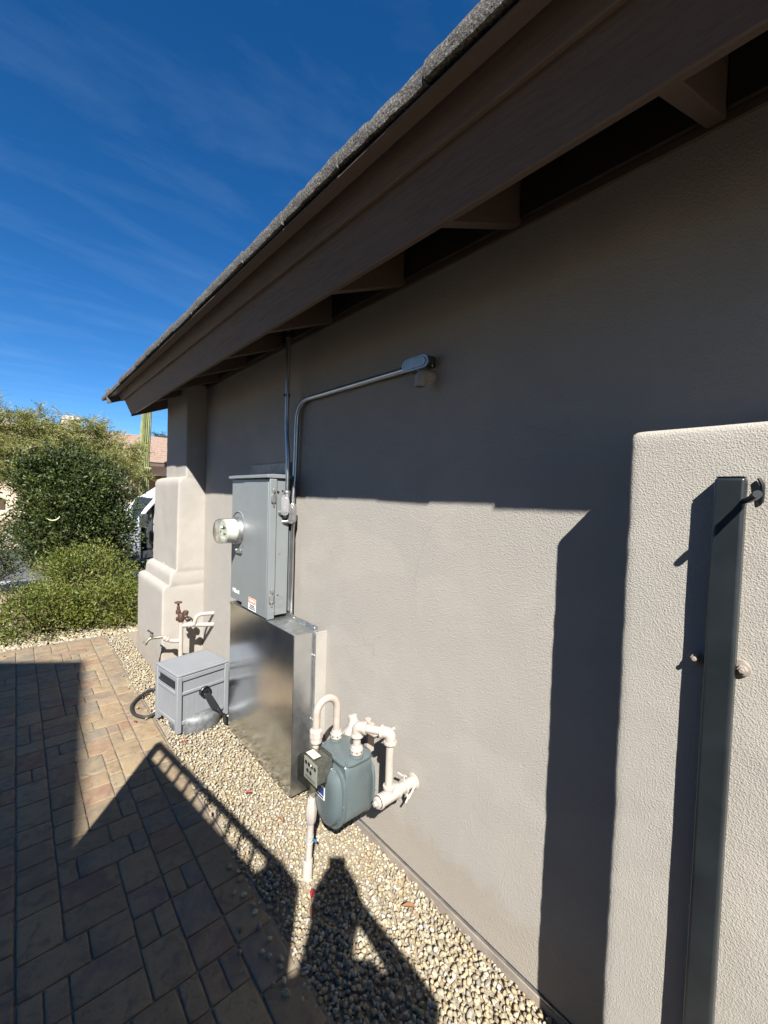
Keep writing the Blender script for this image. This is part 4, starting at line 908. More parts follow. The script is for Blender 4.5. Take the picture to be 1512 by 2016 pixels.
cr_ = MB().prism([(-hx-0.006, 0.014, 0.225), (-hx-0.010, -0.030, 0.225), (-hx-0.040, -0.085, 0.105), (-hx-0.044, -0.070, 0.085), (-hx-0.036, -0.030, 0.115)], (-0.018, 0, 0)); cr_.tube([(-hx-0.05, -0.074, 0.100), (-hx-0.060, -0.095, 0.062), (-hx-0.064, -0.112, 0.045)], 0.011, 10)
cra = cr_.build('crank_arm', M_BLACK, rl, bevel=0.003)
MB().tube([(-hx-0.050, -0.125, 0.040), (-hx-0.062, -0.120, 0.038), (-hx-0.120, -0.096, 0.020), (-hx-0.132, -0.090, 0.017)], 0.013, 14, True, [0.010, 0.014, 0.013, 0.009]).build('crank_grip', M_BLACK, rl, smooth=True)
tub = MB().lathe((0, 0, 0), (0, 0, 1), [(0.160, -0.06), (0.172, 0.0), (0.174, 0.05), (0.168, 0.080), (0.150, 0.098), (0.11, 0.105)], 48)
tb = tub.build('grey_tub', simple('dull_grey_tub', (0.15, 0.155, 0.155), 0.55, 0.35, 0.45, 26, 0.5, 45, 0.006), smooth=True); tb.location = (cen.x-0.055, cen.y-0.01, 0.0)
tag(tb, 'round dull metal tub half sunk in gravel under the hose reel', 'tub')
hs = MB().tube(bend([(3.33, 0.475, 0.055), (3.315, 0.53, 0.022), (3.30, 0.60, 0.016), (3.40, 0.66, 0.016), (3.55, 0.655, 0.016), (3.68, 0.57, 0.02), (3.74, 0.46, 0.03), (3.66, 0.40, 0.04), (3.40, 0.40, 0.05)], 0.09, 8), 0.0115, 14).build('garden_hose', M_RUBBER, smooth=True)
tag(hs, 'black garden hose looping out of the hose reel onto the pavers', 'hose')

# ================================================================== hose bib pipework
hb = tag(empty('water_pipe', (3.745, 0.25, 0)), 'cream water pipe with rusty brown valve and faucet by the buttress', 'water pipe')
WX, WY = 3.745, 0.25
bp(MB().cyl((WX, WY, -0.04), (WX, WY, 0.545), 0.0185, n=16), 'riser', M_PIPE, hb, smooth=True)
vb = MB().lathe((WX, WY, 0.546), (0, 0, 1), [(0.021, 0), (0.026, 0.012), (0.029, 0.035), (0.027, 0.060), (0.022, 0.075)], 16); vb.lathe((WX-0.012, WY-0.028, 0.60), (0, -0.2, 1), [(0.021, 0), (0.023, 0.01), (0.023, 0.034), (0.017, 0.040)], 16)
vb.lathe((WX+0.01, WY+0.02, 0.615), (0, 0, 1), [(0.020, 0), (0.020, 0.03), (0.013, 0.035), (0.013, 0.062), (0.009, 0.065), (0.009, 0.098)], 14); vb.lathe((WX, WY+0.024, 0.575), (0, 1, 0), [(0.016, 0), (0.018, 0.012), (0.010, 0.016)], 10)
vo_ = bp(vb, 'shutoff_valve', M_BRASS, hb, smooth=True)
hw = MB().tube([(WX+0.01+0.026*math.cos(R(a)), WY+0.02+0.026*math.sin(R(a)), 0.713) for a in range(0, 361, 24)], 0.0055, 8, False)
hw.cyl((WX+0.01-0.026, WY+0.02, 0.713), (WX+0.01+0.026, WY+0.02, 0.713), 0.005, n=8); hw.cyl((WX+0.01, WY+0.02-0.026, 0.713), (WX+0.01, WY+0.02+0.026, 0.713), 0.005, n=8)
o = hw.build('valve_wheel', M_BRASS, vo_, smooth=True); child(o)
bp(MB().tube([(WX, WY, 0.512), (WX-0.02, 0.16, 0.508), (3.685, 0.0, 0.492)], 0.0185, 14), 'branch_pipe', M_PIPE, hb, smooth=True)
bp(MB().lathe((WX-0.012, 0.20, 0.510), (0.3, -1, 0), [(0.024, 0), (0.026, 0.004), (0.026, 0.035), (0.023, 0.04)], 14), 'coupling', M_PIPE, hb, smooth=True)
bp(MB().tube(bend([(WX-0.03, 0.155, 0.51), (3.700, 0.135, 0.600), (3.677, 0.0, 0.596)], 0.05, 8), 0.0165, 14), 'branch_pipe', M_PIPE, hb, smooth=True)
bp(MB().tube(bend([(WX, WY, 0.385), (WX+0.012, 0.315, 0.385), (WX+0.025, 0.385, 0.435)], 0.04, 6), 0.0165, 14), 'branch_pipe', M_PIPE, hb, smooth=True)
bp(MB().lathe((WX+0.018, 0.345, 0.405), (0.12, 0.6, 0.5), [(0.022, 0), (0.024, 0.004), (0.024, 0.012), (0.020, 0.016), (0.024, 0.022), (0.024, 0.032), (0.017, 0.036)], 14), 'coupling', M_PIPE, hb, smooth=True)
fa = MB().tube(bend([(WX+0.026, 0.388, 0.437), (WX+0.035, 0.43, 0.435), (WX+0.04, 0.475, 0.440), (WX+0.045, 0.505, 0.405)], 0.02, 5), 0.012, 12, True)
fa.lathe((WX+0.045, 0.503, 0.412), (0.05, 0.5, -0.85), [(0.015, 0), (0.018, 0.003), (0.018, 0.022), (0.013, 0.022)], 14); fa.lathe((WX+0.038, 0.462, 0.445), (0, 0.25, 1), [(0.014, 0), (0.014, 0.02), (0.006, 0.024), (0.006, 0.045)], 12)
fo = bp(fa, 'faucet', M_BIB, hb, smooth=True)
o = MB().tube([(WX+0.012, 0.462, 0.482), (WX+0.038, 0.474, 0.490), (WX+0.062, 0.488, 0.500)], 0.0055, 8, True, [0.008, 0.005, 0.008]).build('faucet_handle', M_VANDARK, fo, smooth=True); child(o)

# ---- fallen petals and dry leaves
def petal(name, x, y, z, sx, sy, rot, m, label, cat, group):
    sx *= 0.72; sy *= 0.72
    mb = MB(); r = random.Random(int(x*1000)); n = 5; v = []; f = []
    for i in range(n+1):
        t = i/n; wdt = sy*math.sin(math.pi*(0.08+0.84*t))
        for k in (-1, 0, 1): v.append((sx*(t-0.5), wdt*k, 0.006*abs(k)+0.010*math.sin(t*3.0)*r.uniform(.6, 1.2)))
    for i in range(n):
        for k in range(2): f.append((i*3+k, (i+1)*3+k, (i+1)*3+k+1, i*3+k+1))
    b = len(v); v += [(a, c, e_-0.0012) for a, c, e_ in v]; f += [tuple(reversed([q+b for q in ff])) for ff in f]
    mb.add(v, f); o = mb.build(name, m, None, smooth=True); o.location = (x, y, z); o.rotation_euler = (r.uniform(-.4, .4), r.uniform(-.4, .4), rot); tag(o, label, cat, group)
petal('petal', 2.86, 0.145, 0.014, 0.060, 0.018, 0.6, M_RED, 'bright red petal on the gravel beside the crank grip', 'petal', 'red petals')
petal('petal', 2.12, 0.345, 0.012, 0.045, 0.012, 0.9, M_RED, 'small red petal on open gravel in front of the galvanized box', 'petal', 'red petals')
petal('petal', 1.395, 0.385, 0.014, 0.055, 0.016, 2.2, M_RED, 'dark red petal at the edge of the photographer shadow', 'petal', 'red petals')
petal('petal', 3.30, 0.668, 0.006, 0.04, 0.011, 0.2, M_RED, 'red petal lying on the pavers beside the hose loop', 'petal', 'red petals')
petal('petal', 2.82, 0.475, 0.012, 0.035, 0.012, 1.2, M_RED, 'tiny red petal on gravel below the hose reel corner post', 'petal', 'red petals')
petal('dry_leaf', 1.335, 0.425, 0.014, 0.070, 0.011, 2.6, M_LEAFBROWN, 'orange-brown dry leaf below the dark red petal', 'leaf', 'dry leaves')
petal('dry_leaf', 1.105, 0.115, 0.014, 0.075, 0.012, 0.8, M_LEAFBROWN, 'long brown dry leaf on gravel near the wall footing', 'leaf', 'dry leaves')
petal('dry_leaf', 1.84, 0.30, 0.012, 0.05, 0.014, 0.3, M_LEAFBROWN, 'brown dry leaf on gravel between the gas riser and the pavers', 'leaf', 'dry leaves')

# ================================================================== plants
def unit(v): return v/np.maximum(np.linalg.norm(v, axis=-1, keepdims=True), 1e-9)
def leaves(name, pos, nrm, size, colr, parent, asp=0.42, droop=0.0):
    n = len(pos); d = unit(nrm + nr.normal(size=(n, 3))*0.75 + np.array([0, 0, -droop])); a = unit(np.cross(d, nr.normal(size=(n, 3)))); up = np.cross(a, d)
    L_ = size[:, None]; W_ = L_*asp
    v = np.stack([pos, pos+d*L_*0.5+a*W_*0.5+up*L_*0.10, pos+d*L_, pos+d*L_*0.5-a*W_*0.5+up*L_*0.10], 1).reshape(-1, 3)
    i = np.arange(n)[:, None]*4
    f = np.concatenate([i+np.array([[0, 1, 2]]), i+np.array([[0, 2, 3]])], 0)
    return raw(name, v, f, M_LEAF, parent, False, np.repeat(colr, 4, 0))
def shrub(name, c, rad, clumps, per, size, pal, label, group=None, spread=0.16, seed=1, shell=0.55, cat='shrub', flat=1.0):
    global nr
    nr = np.random.default_rng(seed); c = np.array(c, float); rad = np.array(rad, float)
    root = tag(empty(name, (c[0], c[1], zg(c[0], c[1]))), label, cat, group)
    d = unit(nr.normal(size=(clumps, 3))); d[:, 2] = np.where(d[:, 2] < -0.55, -d[:, 2], d[:, 2])
    rr = nr.uniform(shell, 1.0, clumps)**0.7
    bumpy = np.array([1.0+0.34*mnoise.noise(Vector(x*2.3)+Vector((seed, 0, 0)))+0.14*mnoise.noise(Vector(x*6)+Vector((0, seed, 0))) for x in d])
    cc = c + d*rad*(rr*bumpy)[:, None]
    k = np.repeat(np.arange(clumps), per); m = len(k)
    off = nr.normal(size=(m, 3))*spread*nr.uniform(0.35, 1.5, clumps)[k][:, None]*np.array([1, 1, flat])
    pos = cc[k]+off; pos[:, 2] = np.maximum(pos[:, 2], zg(c[0], c[1])+0.01)
    nrm = unit(d[k]*0.7 + unit(off)*0.8 + np.array([0, 0, 0.35]))
    pal = np.array(pal); base = pal[nr.integers(0, len(pal), clumps)][k]*nr.uniform(0.75, 1.25, (m, 1)); base = base*0.65 + pal[nr.integers(0, len(pal), m)]*0.35
    o = leaves('crown', pos, nrm, size*nr.uniform(0.6, 1.35, m), base, root); child(o)
    st = MB()
    for i in range(min(60, clumps//3)):
        p = cc[nr.integers(0, clumps)]; b0 = np.array([c[0]+nr.normal()*0.08, c[1]+nr.normal()*0.08, zg(c[0], c[1])-0.02]); mid = b0*0.5+p*0.5+np.array([0, 0, 0.05])
        st.tube([tuple(b0), tuple(mid), tuple(p)], 0.012, 5, False, [0.018, 0.011, 0.004])
    o = st.build('branches', M_BARK, root, smooth=True); child(o)
    return root, cc, d
DK = [(0.030, 0.050, 0.010), (0.050, 0.074, 0.014), (0.040, 0.058, 0.016), (0.085, 0.108, 0.020), (0.020, 0.034, 0.009)]
LT = [(0.115, 0.135, 0.018), (0.150, 0.165, 0.024), (0.085, 0.110, 0.016), (0.190, 0.185, 0.040), (0.060, 0.085, 0.016)]
big, bc, bd_ = shrub('tall_shrub', (8.35, 0.60, 1.02), (0.80, 0.78, 1.10), 330, 150, 0.056, DK, 'tall dark green shrub with pale curled pods behind the low bushes', None, 0.13, 21, 0.35)
prn = np.random.default_rng(4)
facing = [i for i in range(len(bc)) if bd_[i][0] < -0.35 and bc[i][2] > 0.6]
for i in prn.choice(facing, 9, replace=False):
    p = bc[i]+bd_[i]*0.10; a0 = prn.uniform(0, 6.28); rr = prn.uniform(0.055, 0.085)
    pd = MB().tube([(p[0]-0.02, p[1]+rr*math.cos(a0+t*2.2), p[2]+rr*math.sin(a0+t*2.2)) for t in np.linspace(0, 1, 9)], 0.009, 7, True, [0.003, 0.007, 0.009, 0.010, 0.010, 0.009, 0.008, 0.006, 0.002])
    o = pd.build('seed_pod', M_POD, big, smooth=True); child(o)
shrub('low_shrub', (6.14, 0.30, 0.15), (0.46, 0.36, 0.36), 150, 75, 0.034, LT, 'low yellow-green bush next to the buttress foot', 'low bushes by the walk', 0.085, 31, 0.6)
shrub('low_shrub', (6.16, 1.05, 0.12), (0.48, 0.46, 0.32), 160, 75, 0.034, LT, 'low yellow-green bush cut off by the left picture edge', 'low bushes by the walk', 0.085, 32, 0.6)
shrub('low_shrub', (6.85, 0.60, 0.34), (0.50, 0.52, 0.46), 170, 75, 0.036, LT, 'tallest yellow-green bush in front of the dark shrub', 'low bushes by the walk', 0.09, 33, 0.6)
shrub('dark_shrub', (9.3, 1.74, 0.42), (0.45, 0.40, 0.52), 90, 80, 0.045, DK, 'small dark bush cut off at the left edge before the road', None, 0.10, 35, 0.6)

# palo verde: green limbs, a haze of fine twigs and tiny leaves
pvx, pvy = 22.0, 0.0; z0 = zg(pvx, pvy)
pv = tag(empty('palo_verde_tree', (pvx, pvy, z0)), 'wispy yellow-green palo verde tree across the street', 'tree')
prng = random.Random(77); tw_p, tw_d, tw_l = [], [], []
limbs = MB()
def grow(p, d, r, ln, lev):
    pts = [p]; q = p.copy(); dd = d.copy(); n = 5
    for i in range(n):
        dd = (dd + Vector((prng.gauss(0, .16), prng.gauss(0, .16), prng.gauss(0, .10)+(0.05 if lev < 2 else -0.04)))).normalized(); q = q + dd*ln/n; pts.append(q.copy())
    limbs.tube(pts, r, 5 if lev < 2 else 3, False, [r*(1-0.65*i/n) for i in range(n+1)])
    if lev >= 3:
        for i in range(1, n+1):
            for k in range(7):
                tw_p.append(pts[i]); tw_d.append((dd + Vector((prng.gauss(0, .7), prng.gauss(0, .7), prng.gauss(-.05, .55)))).normalized()); tw_l.append(prng.uniform(.18, .52))
        return
    nb = {0: 5, 1: 5, 2: 4}[lev]
    for k in range(nb):
        i = prng.randint(2, n); s_ = Vector((prng.gauss(0, 1), prng.gauss(0, 1), prng.gauss(0.1, .5))).normalized()
        grow(pts[i], (dd*0.75 + s_*0.85).normalized(), r*0.5, ln*prng.uniform(.5, .72), lev+1)
for k in range(7):
    a = k*0.9+prng.uniform(-.2, .2); grow(Vector((pvx, pvy, z0+0.9)), Vector((math.cos(a)*0.75, math.sin(a)*0.85, 0.85)).normalized(), 0.085, 2.45, 0)
limbs.tube([(pvx, pvy, z0-0.1), (pvx+0.05, pvy, z0+0.5), (pvx, pvy, z0+1.0)], 0.14, 8, False, [0.19, 0.15, 0.12])
o = limbs.build('trunk', M_GREENBARK, pv, smooth=True); child(o)
nr = np.random.default_rng(9)
tp, td, tl = np.array([v[:] for v in tw_p]), np.array([v[:] for v in tw_d]), np.array(tw_l)
keep = nr.random(len(tp)) < min(1, 15000/len(tp)); tp, td, tl = tp[keep], td[keep], tl[keep]
side = unit(np.cross(td, nr.normal(size=td.shape)))*0.0075; sag = np.zeros_like(td); sag[:, 2] = -0.12*tl
mid = tp+td*tl[:, None]*.5; end = tp+td*tl[:, None]+sag
v = np.stack([tp-side, tp+side, mid+side, mid-side, end+side*.4, end-side*.4], 1).reshape(-1, 3); i = np.arange(len(tp))[:, None]*6
f = np.concatenate([i+np.array([[0, 1, 2, 3]]), i+np.array([[3, 2, 4, 5]])], 0)
tc_ = np.array([(0.21, 0.20, 0.07), (0.25, 0.21, 0.11), (0.17, 0.17, 0.055), (0.28, 0.25, 0.15)])[nr.integers(0, 4, len(tp))]
o = raw('twigs', v, f, M_LEAF, pv, False, np.repeat(tc_, 6, 0)); child(o)
k = nr.integers(0, len(tp), 120000); t = nr.uniform(0.15, 1, len(k))[:, None]
low = (tp[k][:, 2] < z0+4.3) | (nr.random(len(k)) < 0.30); k, t = k[low], t[low]
lp = tp[k]+(end[k]-tp[k])*t + nr.normal(size=(len(k), 3))*0.03
lc = np.array([(0.20, 0.21, 0.04), (0.15, 0.175, 0.032), (0.26, 0.25, 0.07)])[nr.integers(0, 3, len(k))]*nr.uniform(.8, 1.2, (len(k), 1))
o = leaves('crown', lp, td[k], nr.uniform(0.05, 0.10, len(k)), lc, pv, 0.35); child(o)

# saguaro
sgx, sgy = 24.2, -3.66; zs0 = zg(sgx, sgy)
sg = tag(empty('saguaro_cactus', (sgx, sgy, zs0)), 'tall ribbed saguaro cactus with drooping arms across the street', 'cactus')
def ribbed(path, radii, ribs=15, depth=0.24):
    mb = MB(); n = ribs*4; vs_ = []; fs = []; prev = None; pts = [Vector(p) for p in path]
    for i, p in enumerate(pts):
        t = (pts[min(i+1, len(pts)-1)]-pts[max(i-1, 0)]).normalized()
        if prev is None: u = t.cross(Vector((0, 1, 0.01))).normalized()
        else: u = (prev-t*prev.dot(t)).normalized()
        prev = u; w = t.cross(u)
        for k in range(n):
            a = 2*math.pi*k/n; rr = radii[i]*(1-depth+depth*abs(math.cos(a*ribs/2))*1.6); vs_.append(p+(u*math.cos(a)+w*math.sin(a))*rr)
    for i in range(len(pts)-1):
        for k in range(n): fs.append((i*n+k, i*n+(k+1) % n, (i+1)*n+(k+1) % n, (i+1)*n+k))
    fs.append(tuple((len(pts)-1)*n+k for k in range(n)))
    return mb.add(vs_, fs)
o = ribbed([(sgx+0.02*math.sin(z), sgy+0.10*math.sin(z*0.55)-0.04, zs0+z) for z in np.linspace(-0.1, 6.6, 30)], [0.215*(1-0.16*max(0, (z-4.6))/2)*(1 if z < 6.2 else 0.85-(z-6.2)*1.4) for z in np.linspace(-0.1, 6.6, 30)]).build('trunk', M_CACTUS, sg, smooth=True); child(o)
for pth, rr in (([(0, 0.1, 2.55), (-0.1, 0.45, 2.35), (-0.15, 0.85, 2.55), (-0.15, 1.15, 3.0), (-0.15, 1.25, 3.5)], 0.17), ([(0, 0.1, 2.9), (0.15, 0.5, 2.95), (0.2, 0.95, 3.15), (0.2, 1.35, 3.6)], 0.13), ([(-0.15, -0.05, 2.65), (-0.42, -0.02, 2.6), (-0.55, 0.0, 2.75), (-0.56, 0.0, 2.85)], 0.15)):
    pb = bend([(sgx+a, sgy+b, zs0+c) for a, b, c in pth], 0.3, 6)
    o = ribbed([tuple(p) for p in pb], [rr*(0.85 if i == 0 else 0.45 if i == len(pb)-1 else 1) for i in range(len(pb))], 12).build('arm', M_CACTUS, sg, smooth=True); child(o)

# far palm above the roof
px_, py_ = 58.0, -12.6
pm = tag(empty('palm_tree', (px_, py_, 0)), 'distant palm tree crown showing over the far roof', 'tree')
o = MB().tube([(px_, py_, -0.2), (px_+0.1, py_, 4), (px_, py_+0.1, 7.9)], 0.2, 8, False, [0.3, 0.22, 0.18]).build('trunk', M_BARK, pm, smooth=True); child(o)
nr = np.random.default_rng(14); pp, dd_ = [], []
for i in range(42):
    a = nr.uniform(0, 6.28); e_ = nr.uniform(-0.5, 1.2)
    for t in np.linspace(0.1, 1, 26):
        r_ = 1.7*t; pp.append((px_+math.cos(a)*r_*math.cos(e_*0.8), py_+math.sin(a)*r_*math.cos(e_*0.8), 8.0+r_*math.sin(e_)-0.5*t*t)); dd_.append((math.cos(a+1.2*(-1)**int(t*26)), math.sin(a+1.2*(-1)**int(t*26)), -0.2))
pp = np.array(pp); o = leaves('crown', pp, np.array(dd_), np.full(len(pp), 0.4), np.tile(np.array([[0.07, 0.085, 0.035]]), (len(pp), 1)), pm, 0.12); child(o)

# ================================================================== far house
fh = tag(empty('far_house', (27, -4, 0)), 'tan stucco house with clay tile roof across the street', 'house')
FX = 27.0
def fw(y0, y1, z0_, z1_, x0=FX, x1=FX+0.25): bp(MB().box((x0, y0, z0_), (x1, y1, z1_)), 'wall', M_STUCCO_FAR, fh)
fw(-14, -5.62, -0.1, 3.1); fw(-5.615, -3.56, 2.52, 3.1); fw(-3.555, 1.70, -0.1, 3.1); fw(1.705, 2.5, -0.1, 0.35); fw(1.705, 2.5, 1.02, 3.1); fw(2.505, 6, -0.1, 3.1)
bp(MB().box((FX+0.26, -14, -0.1), (FX+8, 6, 0.0)), 'floor', M_CONC, fh); fw(-5.9, -5.63, -0.1, 3.1, FX+0.26, FX+3); fw(-3.55, -3.3, -0.1, 3.1, FX+0.26, FX+3); fw(-5.62, -3.56, -0.1, 3.1, FX+2.6, FX+2.8); fw(1.6, 2.6, -0.1, 3.1, FX+0.5, FX+0.6)
bp(MB().box((FX+0.26, -14, 2.9), (FX+8, 6, 3.0)), 'ceiling', M_FASCIA, fh)
bp(MB().box((FX-0.55, -14.4, 3.02), (FX-0.50, 6.4, 3.26)), 'fascia_board', M_FASCIA, fh)
rf = bp(MB().prism([(FX-0.55, -14.4, 3.262), (FX+4.5, -14.4, 3.262+2.0), (FX+9.5, -14.4, 3.262)], (0, 20.8, 0)), 'roof', M_TILE_FAR, fh)
for i in range(13):
    x = FX-0.60+i*0.39; z = 3.285+(x-FX+0.55)*0.396
    o = MB().prism([(x, -14.45, z-0.02), (x, -14.45, z+0.035), (x+0.40, -14.45, z+0.165), (x+0.40, -14.45, z+0.14)], (0, 20.9, 0)).build('tile_course', M_TILE_FAR, rf); child(o)
ch = bp(MB().box((30.0, -1.5, 3.2), (30.9, -0.62, 5.55)), 'chimney', simple('cream_stucco', (0.52, 0.46, 0.30), 0.9, 0, 0.1, 4), fh, bevel=0.03)
bp(loft([rbox(30.45, -1.06, 0.5, 0.49, 5.551, 0.05), rbox(30.45, -1.06, 0.42, 0.40, 5.72, 0.05), rbox(30.45, -1.06, 0.3, 0.25, 5.82, 0.05)]), 'chimney_cap', simple('cap_grey', (0.35, 0.32, 0.27), 0.9), fh)

# ================================================================== van with its driver door open
vn = tag(empty('parked_van', (11.85, -2.5, -0.30)), 'white van with cyan side graphic and open door parked on the street', 'van')
zv = -0.30; x0v, x1v = 10.90, 12.85
def vb_(poly, m, name, x0=x0v, x1=x1v, bev=0.05, par=None): return bp(MB().prism([(x0, y, z+zv) for y, z in poly], (x1-x0, 0, 0)), name, m, vn, bevel=bev, seg=3)
def arch(cy, r, y0, y1, zt, zb):
    """lower edge of a panel from y0 to y1 that clears a wheel at cy"""
    return [(cy+r*math.cos(R(a)), 0.34+r*math.sin(R(a))) for a in range(-5, 186, 15)]
vb_([(-0.86, 0.36)] + [(y, z) for y, z in reversed(arch(-0.40, 0.43, 0, 0, 0, 0))] + [(0.42, 0.36), (0.46, 0.70), (0.38, 1.02), (0.05, 1.14), (-0.62, 1.24), (-0.86, 1.26)], M_VAN, 'front_body', bev=0.04)
vb_([(-1.17, 0.36), (-1.17, 1.74), (-1.62, 2.08), (-2.0, 2.14), (-5.35, 2.14), (-5.45, 2.02), (-5.45, 0.40), (-4.20, 0.36)] + [(-3.75+0.43*math.cos(R(a)), 0.34+0.43*math.sin(R(a))) for a in range(185, -6, -15)] + [(-3.3, 0.36)], M_VAN, 'cargo_body', bev=0.05)
bp(MB().box((x0v-0.004, -2.3, zv+0.62), (x0v-0.0005, -1.19, zv+1.68)), 'side_graphic', M_CYAN, vn)
bp(MB().prism([(x0v+0.06, -0.82, zv+1.26), (x0v+0.06, -0.87, zv+1.26), (x0v+0.06, -1.168, zv+1.74), (x0v+0.06, -1.13, zv+1.77)], (1.83, 0, 0)), 'windshield', M_WINDOW, vn)
for xx in (x0v+0.02, x1v-0.08): bp(MB().tube([(xx+0.03, -0.80, zv+1.22), (xx+0.03, -0.96, zv+1.48), (xx+0.03, -1.18, zv+1.76)], 0.045, 8), 'pillar', M_VAN, vn, smooth=True)
bp(MB().box((x0v+0.05, -1.165, zv+0.37), (x1v-0.05, -0.865, zv+0.52)), 'cab_floor', M_VANDARK, vn); bp(MB().box((x1v-0.1, -1.165, zv+0.53), (x1v-0.03, -0.865, zv+1.3)), 'far_door', M_VANDARK, vn)
bp(MB().box((x0v+0.2, -1.165, zv+0.53), (x0v+0.75, -0.98, zv+1.60)), 'seat', M_VANDARK, vn, bevel=0.06)
for cy in (-0.40, -3.75):
    for xx, s_ in ((x0v+0.02, -1), (x1v-0.24, 1)):
        wv = bp(MB().lathe((xx, cy, zv+0.34), (1, 0, 0), [(0.21, 0.012), (0.24, 0.0), (0.315, 0.0), (0.34, 0.03), (0.34, 0.19), (0.315, 0.22), (0.21, 0.22)], 32), 'wheel', M_RUBBER, vn, smooth=True)
        o = MB().lathe((xx+(0.01 if s_ < 0 else 0.21), cy, zv+0.34), (-s_*1.0, 0, 0), [(0.21, -0.01), (0.20, 0.004), (0.12, 0.03), (0.06, 0.012), (0.001, 0.006)], 24, False).build('rim', M_RIM, wv, smooth=True); child(o)
bp(MB().box((x0v+0.3, 0.43, zv+0.38), (x1v-0.3, 0.50, zv+0.62)), 'bumper', M_VANDARK, vn, bevel=0.03)
for xx in (x0v+0.05, x1v-0.33): bp(MB().box((xx, 0.36, zv+0.80), (xx+0.28, 0.455, zv+0.98)), 'headlight', M_WHITE, vn, bevel=0.03)
# the open door, swung forward on its front hinges
ad = R(138); hd_ = Vector((-math.sin(ad), -math.cos(ad), 0)); hp = Vector((x0v-0.02, -0.86, zv)); nd = Vector((hd_.y, -hd_.x, 0))
def dpt(l, z, o=0.0): return hp + hd_*l + nd*o + Vector((0, 0, z))
dr = bp(MB().prism([dpt(0.02, 0.45), dpt(0.70, 0.45), dpt(0.76, 0.55), dpt(0.78, 1.14), dpt(0.02, 1.14)], nd*0.07), 'door', M_VAN, vn, bevel=0.02)
def dsub(mb, name, m, **k): o = mb.build(name, m, dr, **k); child(o)
dsub(MB().prism([dpt(0.08, 0.52, 0.071), dpt(0.58, 0.52, 0.071), dpt(0.62, 1.05, 0.071), dpt(0.08, 1.05, 0.071)], nd*0.03), 'inner_panel', M_VANDARK, bevel=0.01)
dsub(MB().prism([dpt(0.08, 0.52, -0.001), dpt(0.58, 0.52, -0.001), dpt(0.62, 1.05, -0.001), dpt(0.08, 1.05, -0.001)], -nd*0.02), 'outer_skin', M_VAN, bevel=0.01)
dsub(MB().tube([dpt(0.03, 1.15, .035), dpt(0.30, 1.36, .035), dpt(0.58, 1.55, .035), dpt(0.74, 1.60, .035), dpt(0.77, 1.15, .035)], 0.03, 8), 'window_frame', M_VAN, smooth=True)
dsub(MB().prism([dpt(0.07, 1.15, .03), dpt(0.74, 1.15, .03), dpt(0.71, 1.57, .03), dpt(0.58, 1.53, .03)], nd*0.006), 'pane', M_WINDOW)
dsub(MB().box(dpt(0.10, 1.10, -0.24), dpt(0.16, 1.42, -0.06)), 'mirror', M_VANDARK, bevel=0.03)

# ================================================================== the photographer, whose shadow falls on the gravel
FA = Vector((0.803, -0.595, 0)); FN = Vector((-0.595, -0.803, 0)); CG = Vector((CAM.x, CAM.y, 0))
def W_(s, q, h): return CG + FA*s + FN*q + Vector((0, 0, h))
pts = {}; edges = []
def J(n, s, q, h, r, par=None):
    pts[n] = (len(pts), W_(s, q, h), r)
    if par: edges.append((pts[par][0], pts[n][0]))
J('pelvis', -.40, .03, 1.00, .150); J('waist', -.40, .03, 1.15, .138, 'pelvis'); J('chest', -.385, .03, 1.36, .155, 'waist'); J('collar', -.375, .025, 1.51, .095, 'chest'); J('neck', -.355, .015, 1.58, .072, 'collar')
J('jaw', -.325, .005, 1.66, .068, 'neck'); J('skull', -.315, .0, 1.745, .088, 'jaw'); J('crown', -.32, .0, 1.805, .070, 'skull'); J('nose', -.225, .0, 1.72, .014, 'skull')
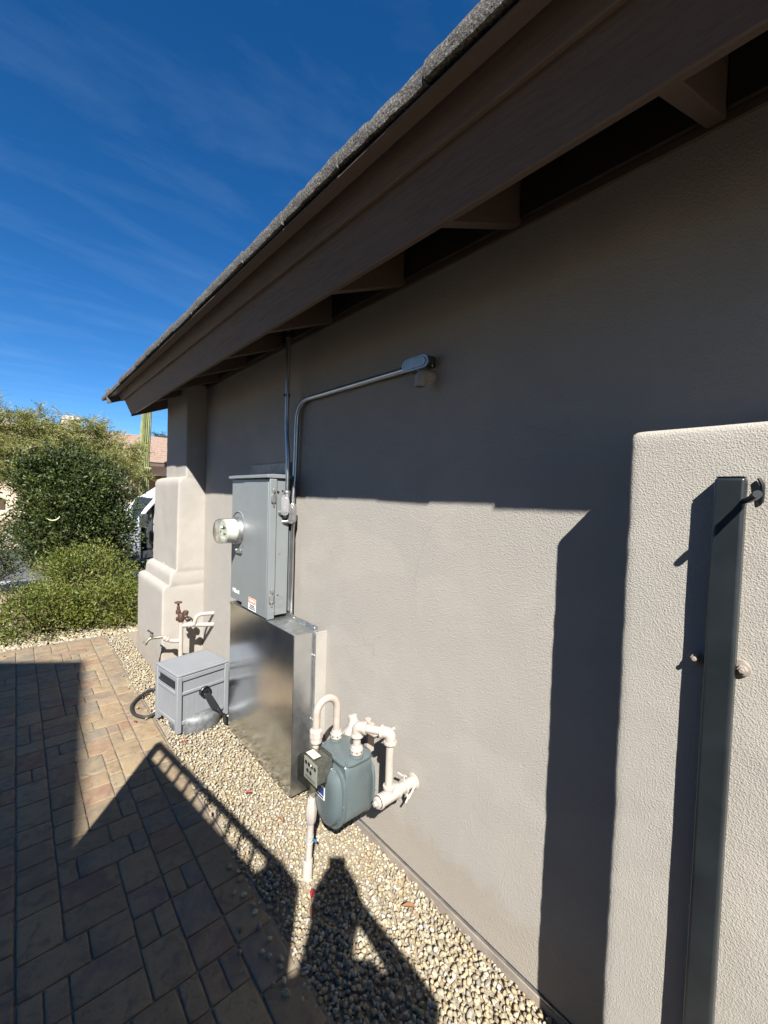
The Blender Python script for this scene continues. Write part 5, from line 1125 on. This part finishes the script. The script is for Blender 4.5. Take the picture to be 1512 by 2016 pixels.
for s_, nm in ((1, 'r'), (-1, 'l')):
    J(nm+'ear', -.325, s_*.088, 1.725, .014, 'skull')
    J(nm+'sh', -.375, .03+s_*.165, 1.490, .078, 'collar')
    if s_ > 0: J(nm+'el', -.215, .322, 1.315, .047, nm+'sh'); J(nm+'wr', -.075, .075, 1.535, .030, nm+'el')
    else: J(nm+'el', -.24, -.125, 1.235, .056, nm+'sh'); J(nm+'wr', -.075, -.060, 1.505, .036, nm+'el')
    J(nm+'palm', -.045, s_*.050, 1.575, .026, nm+'wr')
    for fi, (dz, l) in enumerate(((0.030, 1.0), (0.012, 1.06), (-0.006, 1.0), (-0.024, 0.85))):
        J(f'{nm}f{fi}a', -.030, s_*.055, 1.590+dz, .0095, nm+'palm'); J(f'{nm}f{fi}b', -.012, s_*(.047), 1.592+dz, .0085, f'{nm}f{fi}a'); J(f'{nm}f{fi}c', -.013, s_*(.047-.020*l), 1.593+dz, .0075, f'{nm}f{fi}b')
    J(nm+'ta', -.055, s_*.036, 1.600, .0105, nm+'palm'); J(nm+'tb', -.040, s_*.020, 1.612, .009, nm+'ta')
    J(nm+'hip', -.40, .03+s_*.095, .93, .100, 'pelvis'); J(nm+'knee', -.39+.02*s_, .03+s_*.105, .50, .062, nm+'hip'); J(nm+'ank', -.41+.02*s_, .03+s_*.115, .10, .045, nm+'knee'); J(nm+'ball', -.30+.02*s_, .03+s_*.13, .045, .040, nm+'ank'); J(nm+'toe', -.23+.02*s_, .03+s_*.14, .032, .028, nm+'ball')
pos_ = W_(-.40, .03, 0)
pe = bpy.data.meshes.new('person'); pe.from_pydata([tuple(p-pos_) for _, p, _ in pts.values()], edges, [])
po = bpy.data.objects.new('person', pe); col.objects.link(po); po.location = pos_; pe.materials.append(M_CLOTH)
sk = po.modifiers.new('skin', 'SKIN'); sk.use_smooth_shade = True
if not pe.skin_vertices: 
    bm = bmesh.new(); bm.from_mesh(pe); bm.verts.layers.skin.verify(); bm.to_mesh(pe); bm.free()
for (i, _, r) in pts.values(): pe.skin_vertices[0].data[i].radius = (r, r); pe.skin_vertices[0].data[i].use_root = (i == 0)
sbm = po.modifiers.new('sub', 'SUBSURF'); sbm.levels = 1; sbm.render_levels = 2
tag(po, 'standing person in dark clothes raising a phone, seen only as a shadow', 'person')
hr = MB().lathe(W_(-.325, 0, 1.775)-pos_, (0, 0, 1), [(0.10, -0.06), (0.103, -0.01), (0.098, 0.03), (0.08, 0.065), (0.05, 0.088), (0.001, 0.096)], 24).build('hair', M_VANDARK, po, smooth=True)
ph = MB().box((-0.040, -0.134, -0.0105), (0.040, 0.018, -0.001)).build('phone', M_BLACK, None, bevel=0.003)
pm_ = Matrix((RGT, UPV, -FWD)).transposed().to_4x4(); pm_.translation = CAM - FWD*0.012; ph.matrix_world = pm_
tag(ph, 'slim black phone held up by the photographer', 'phone')
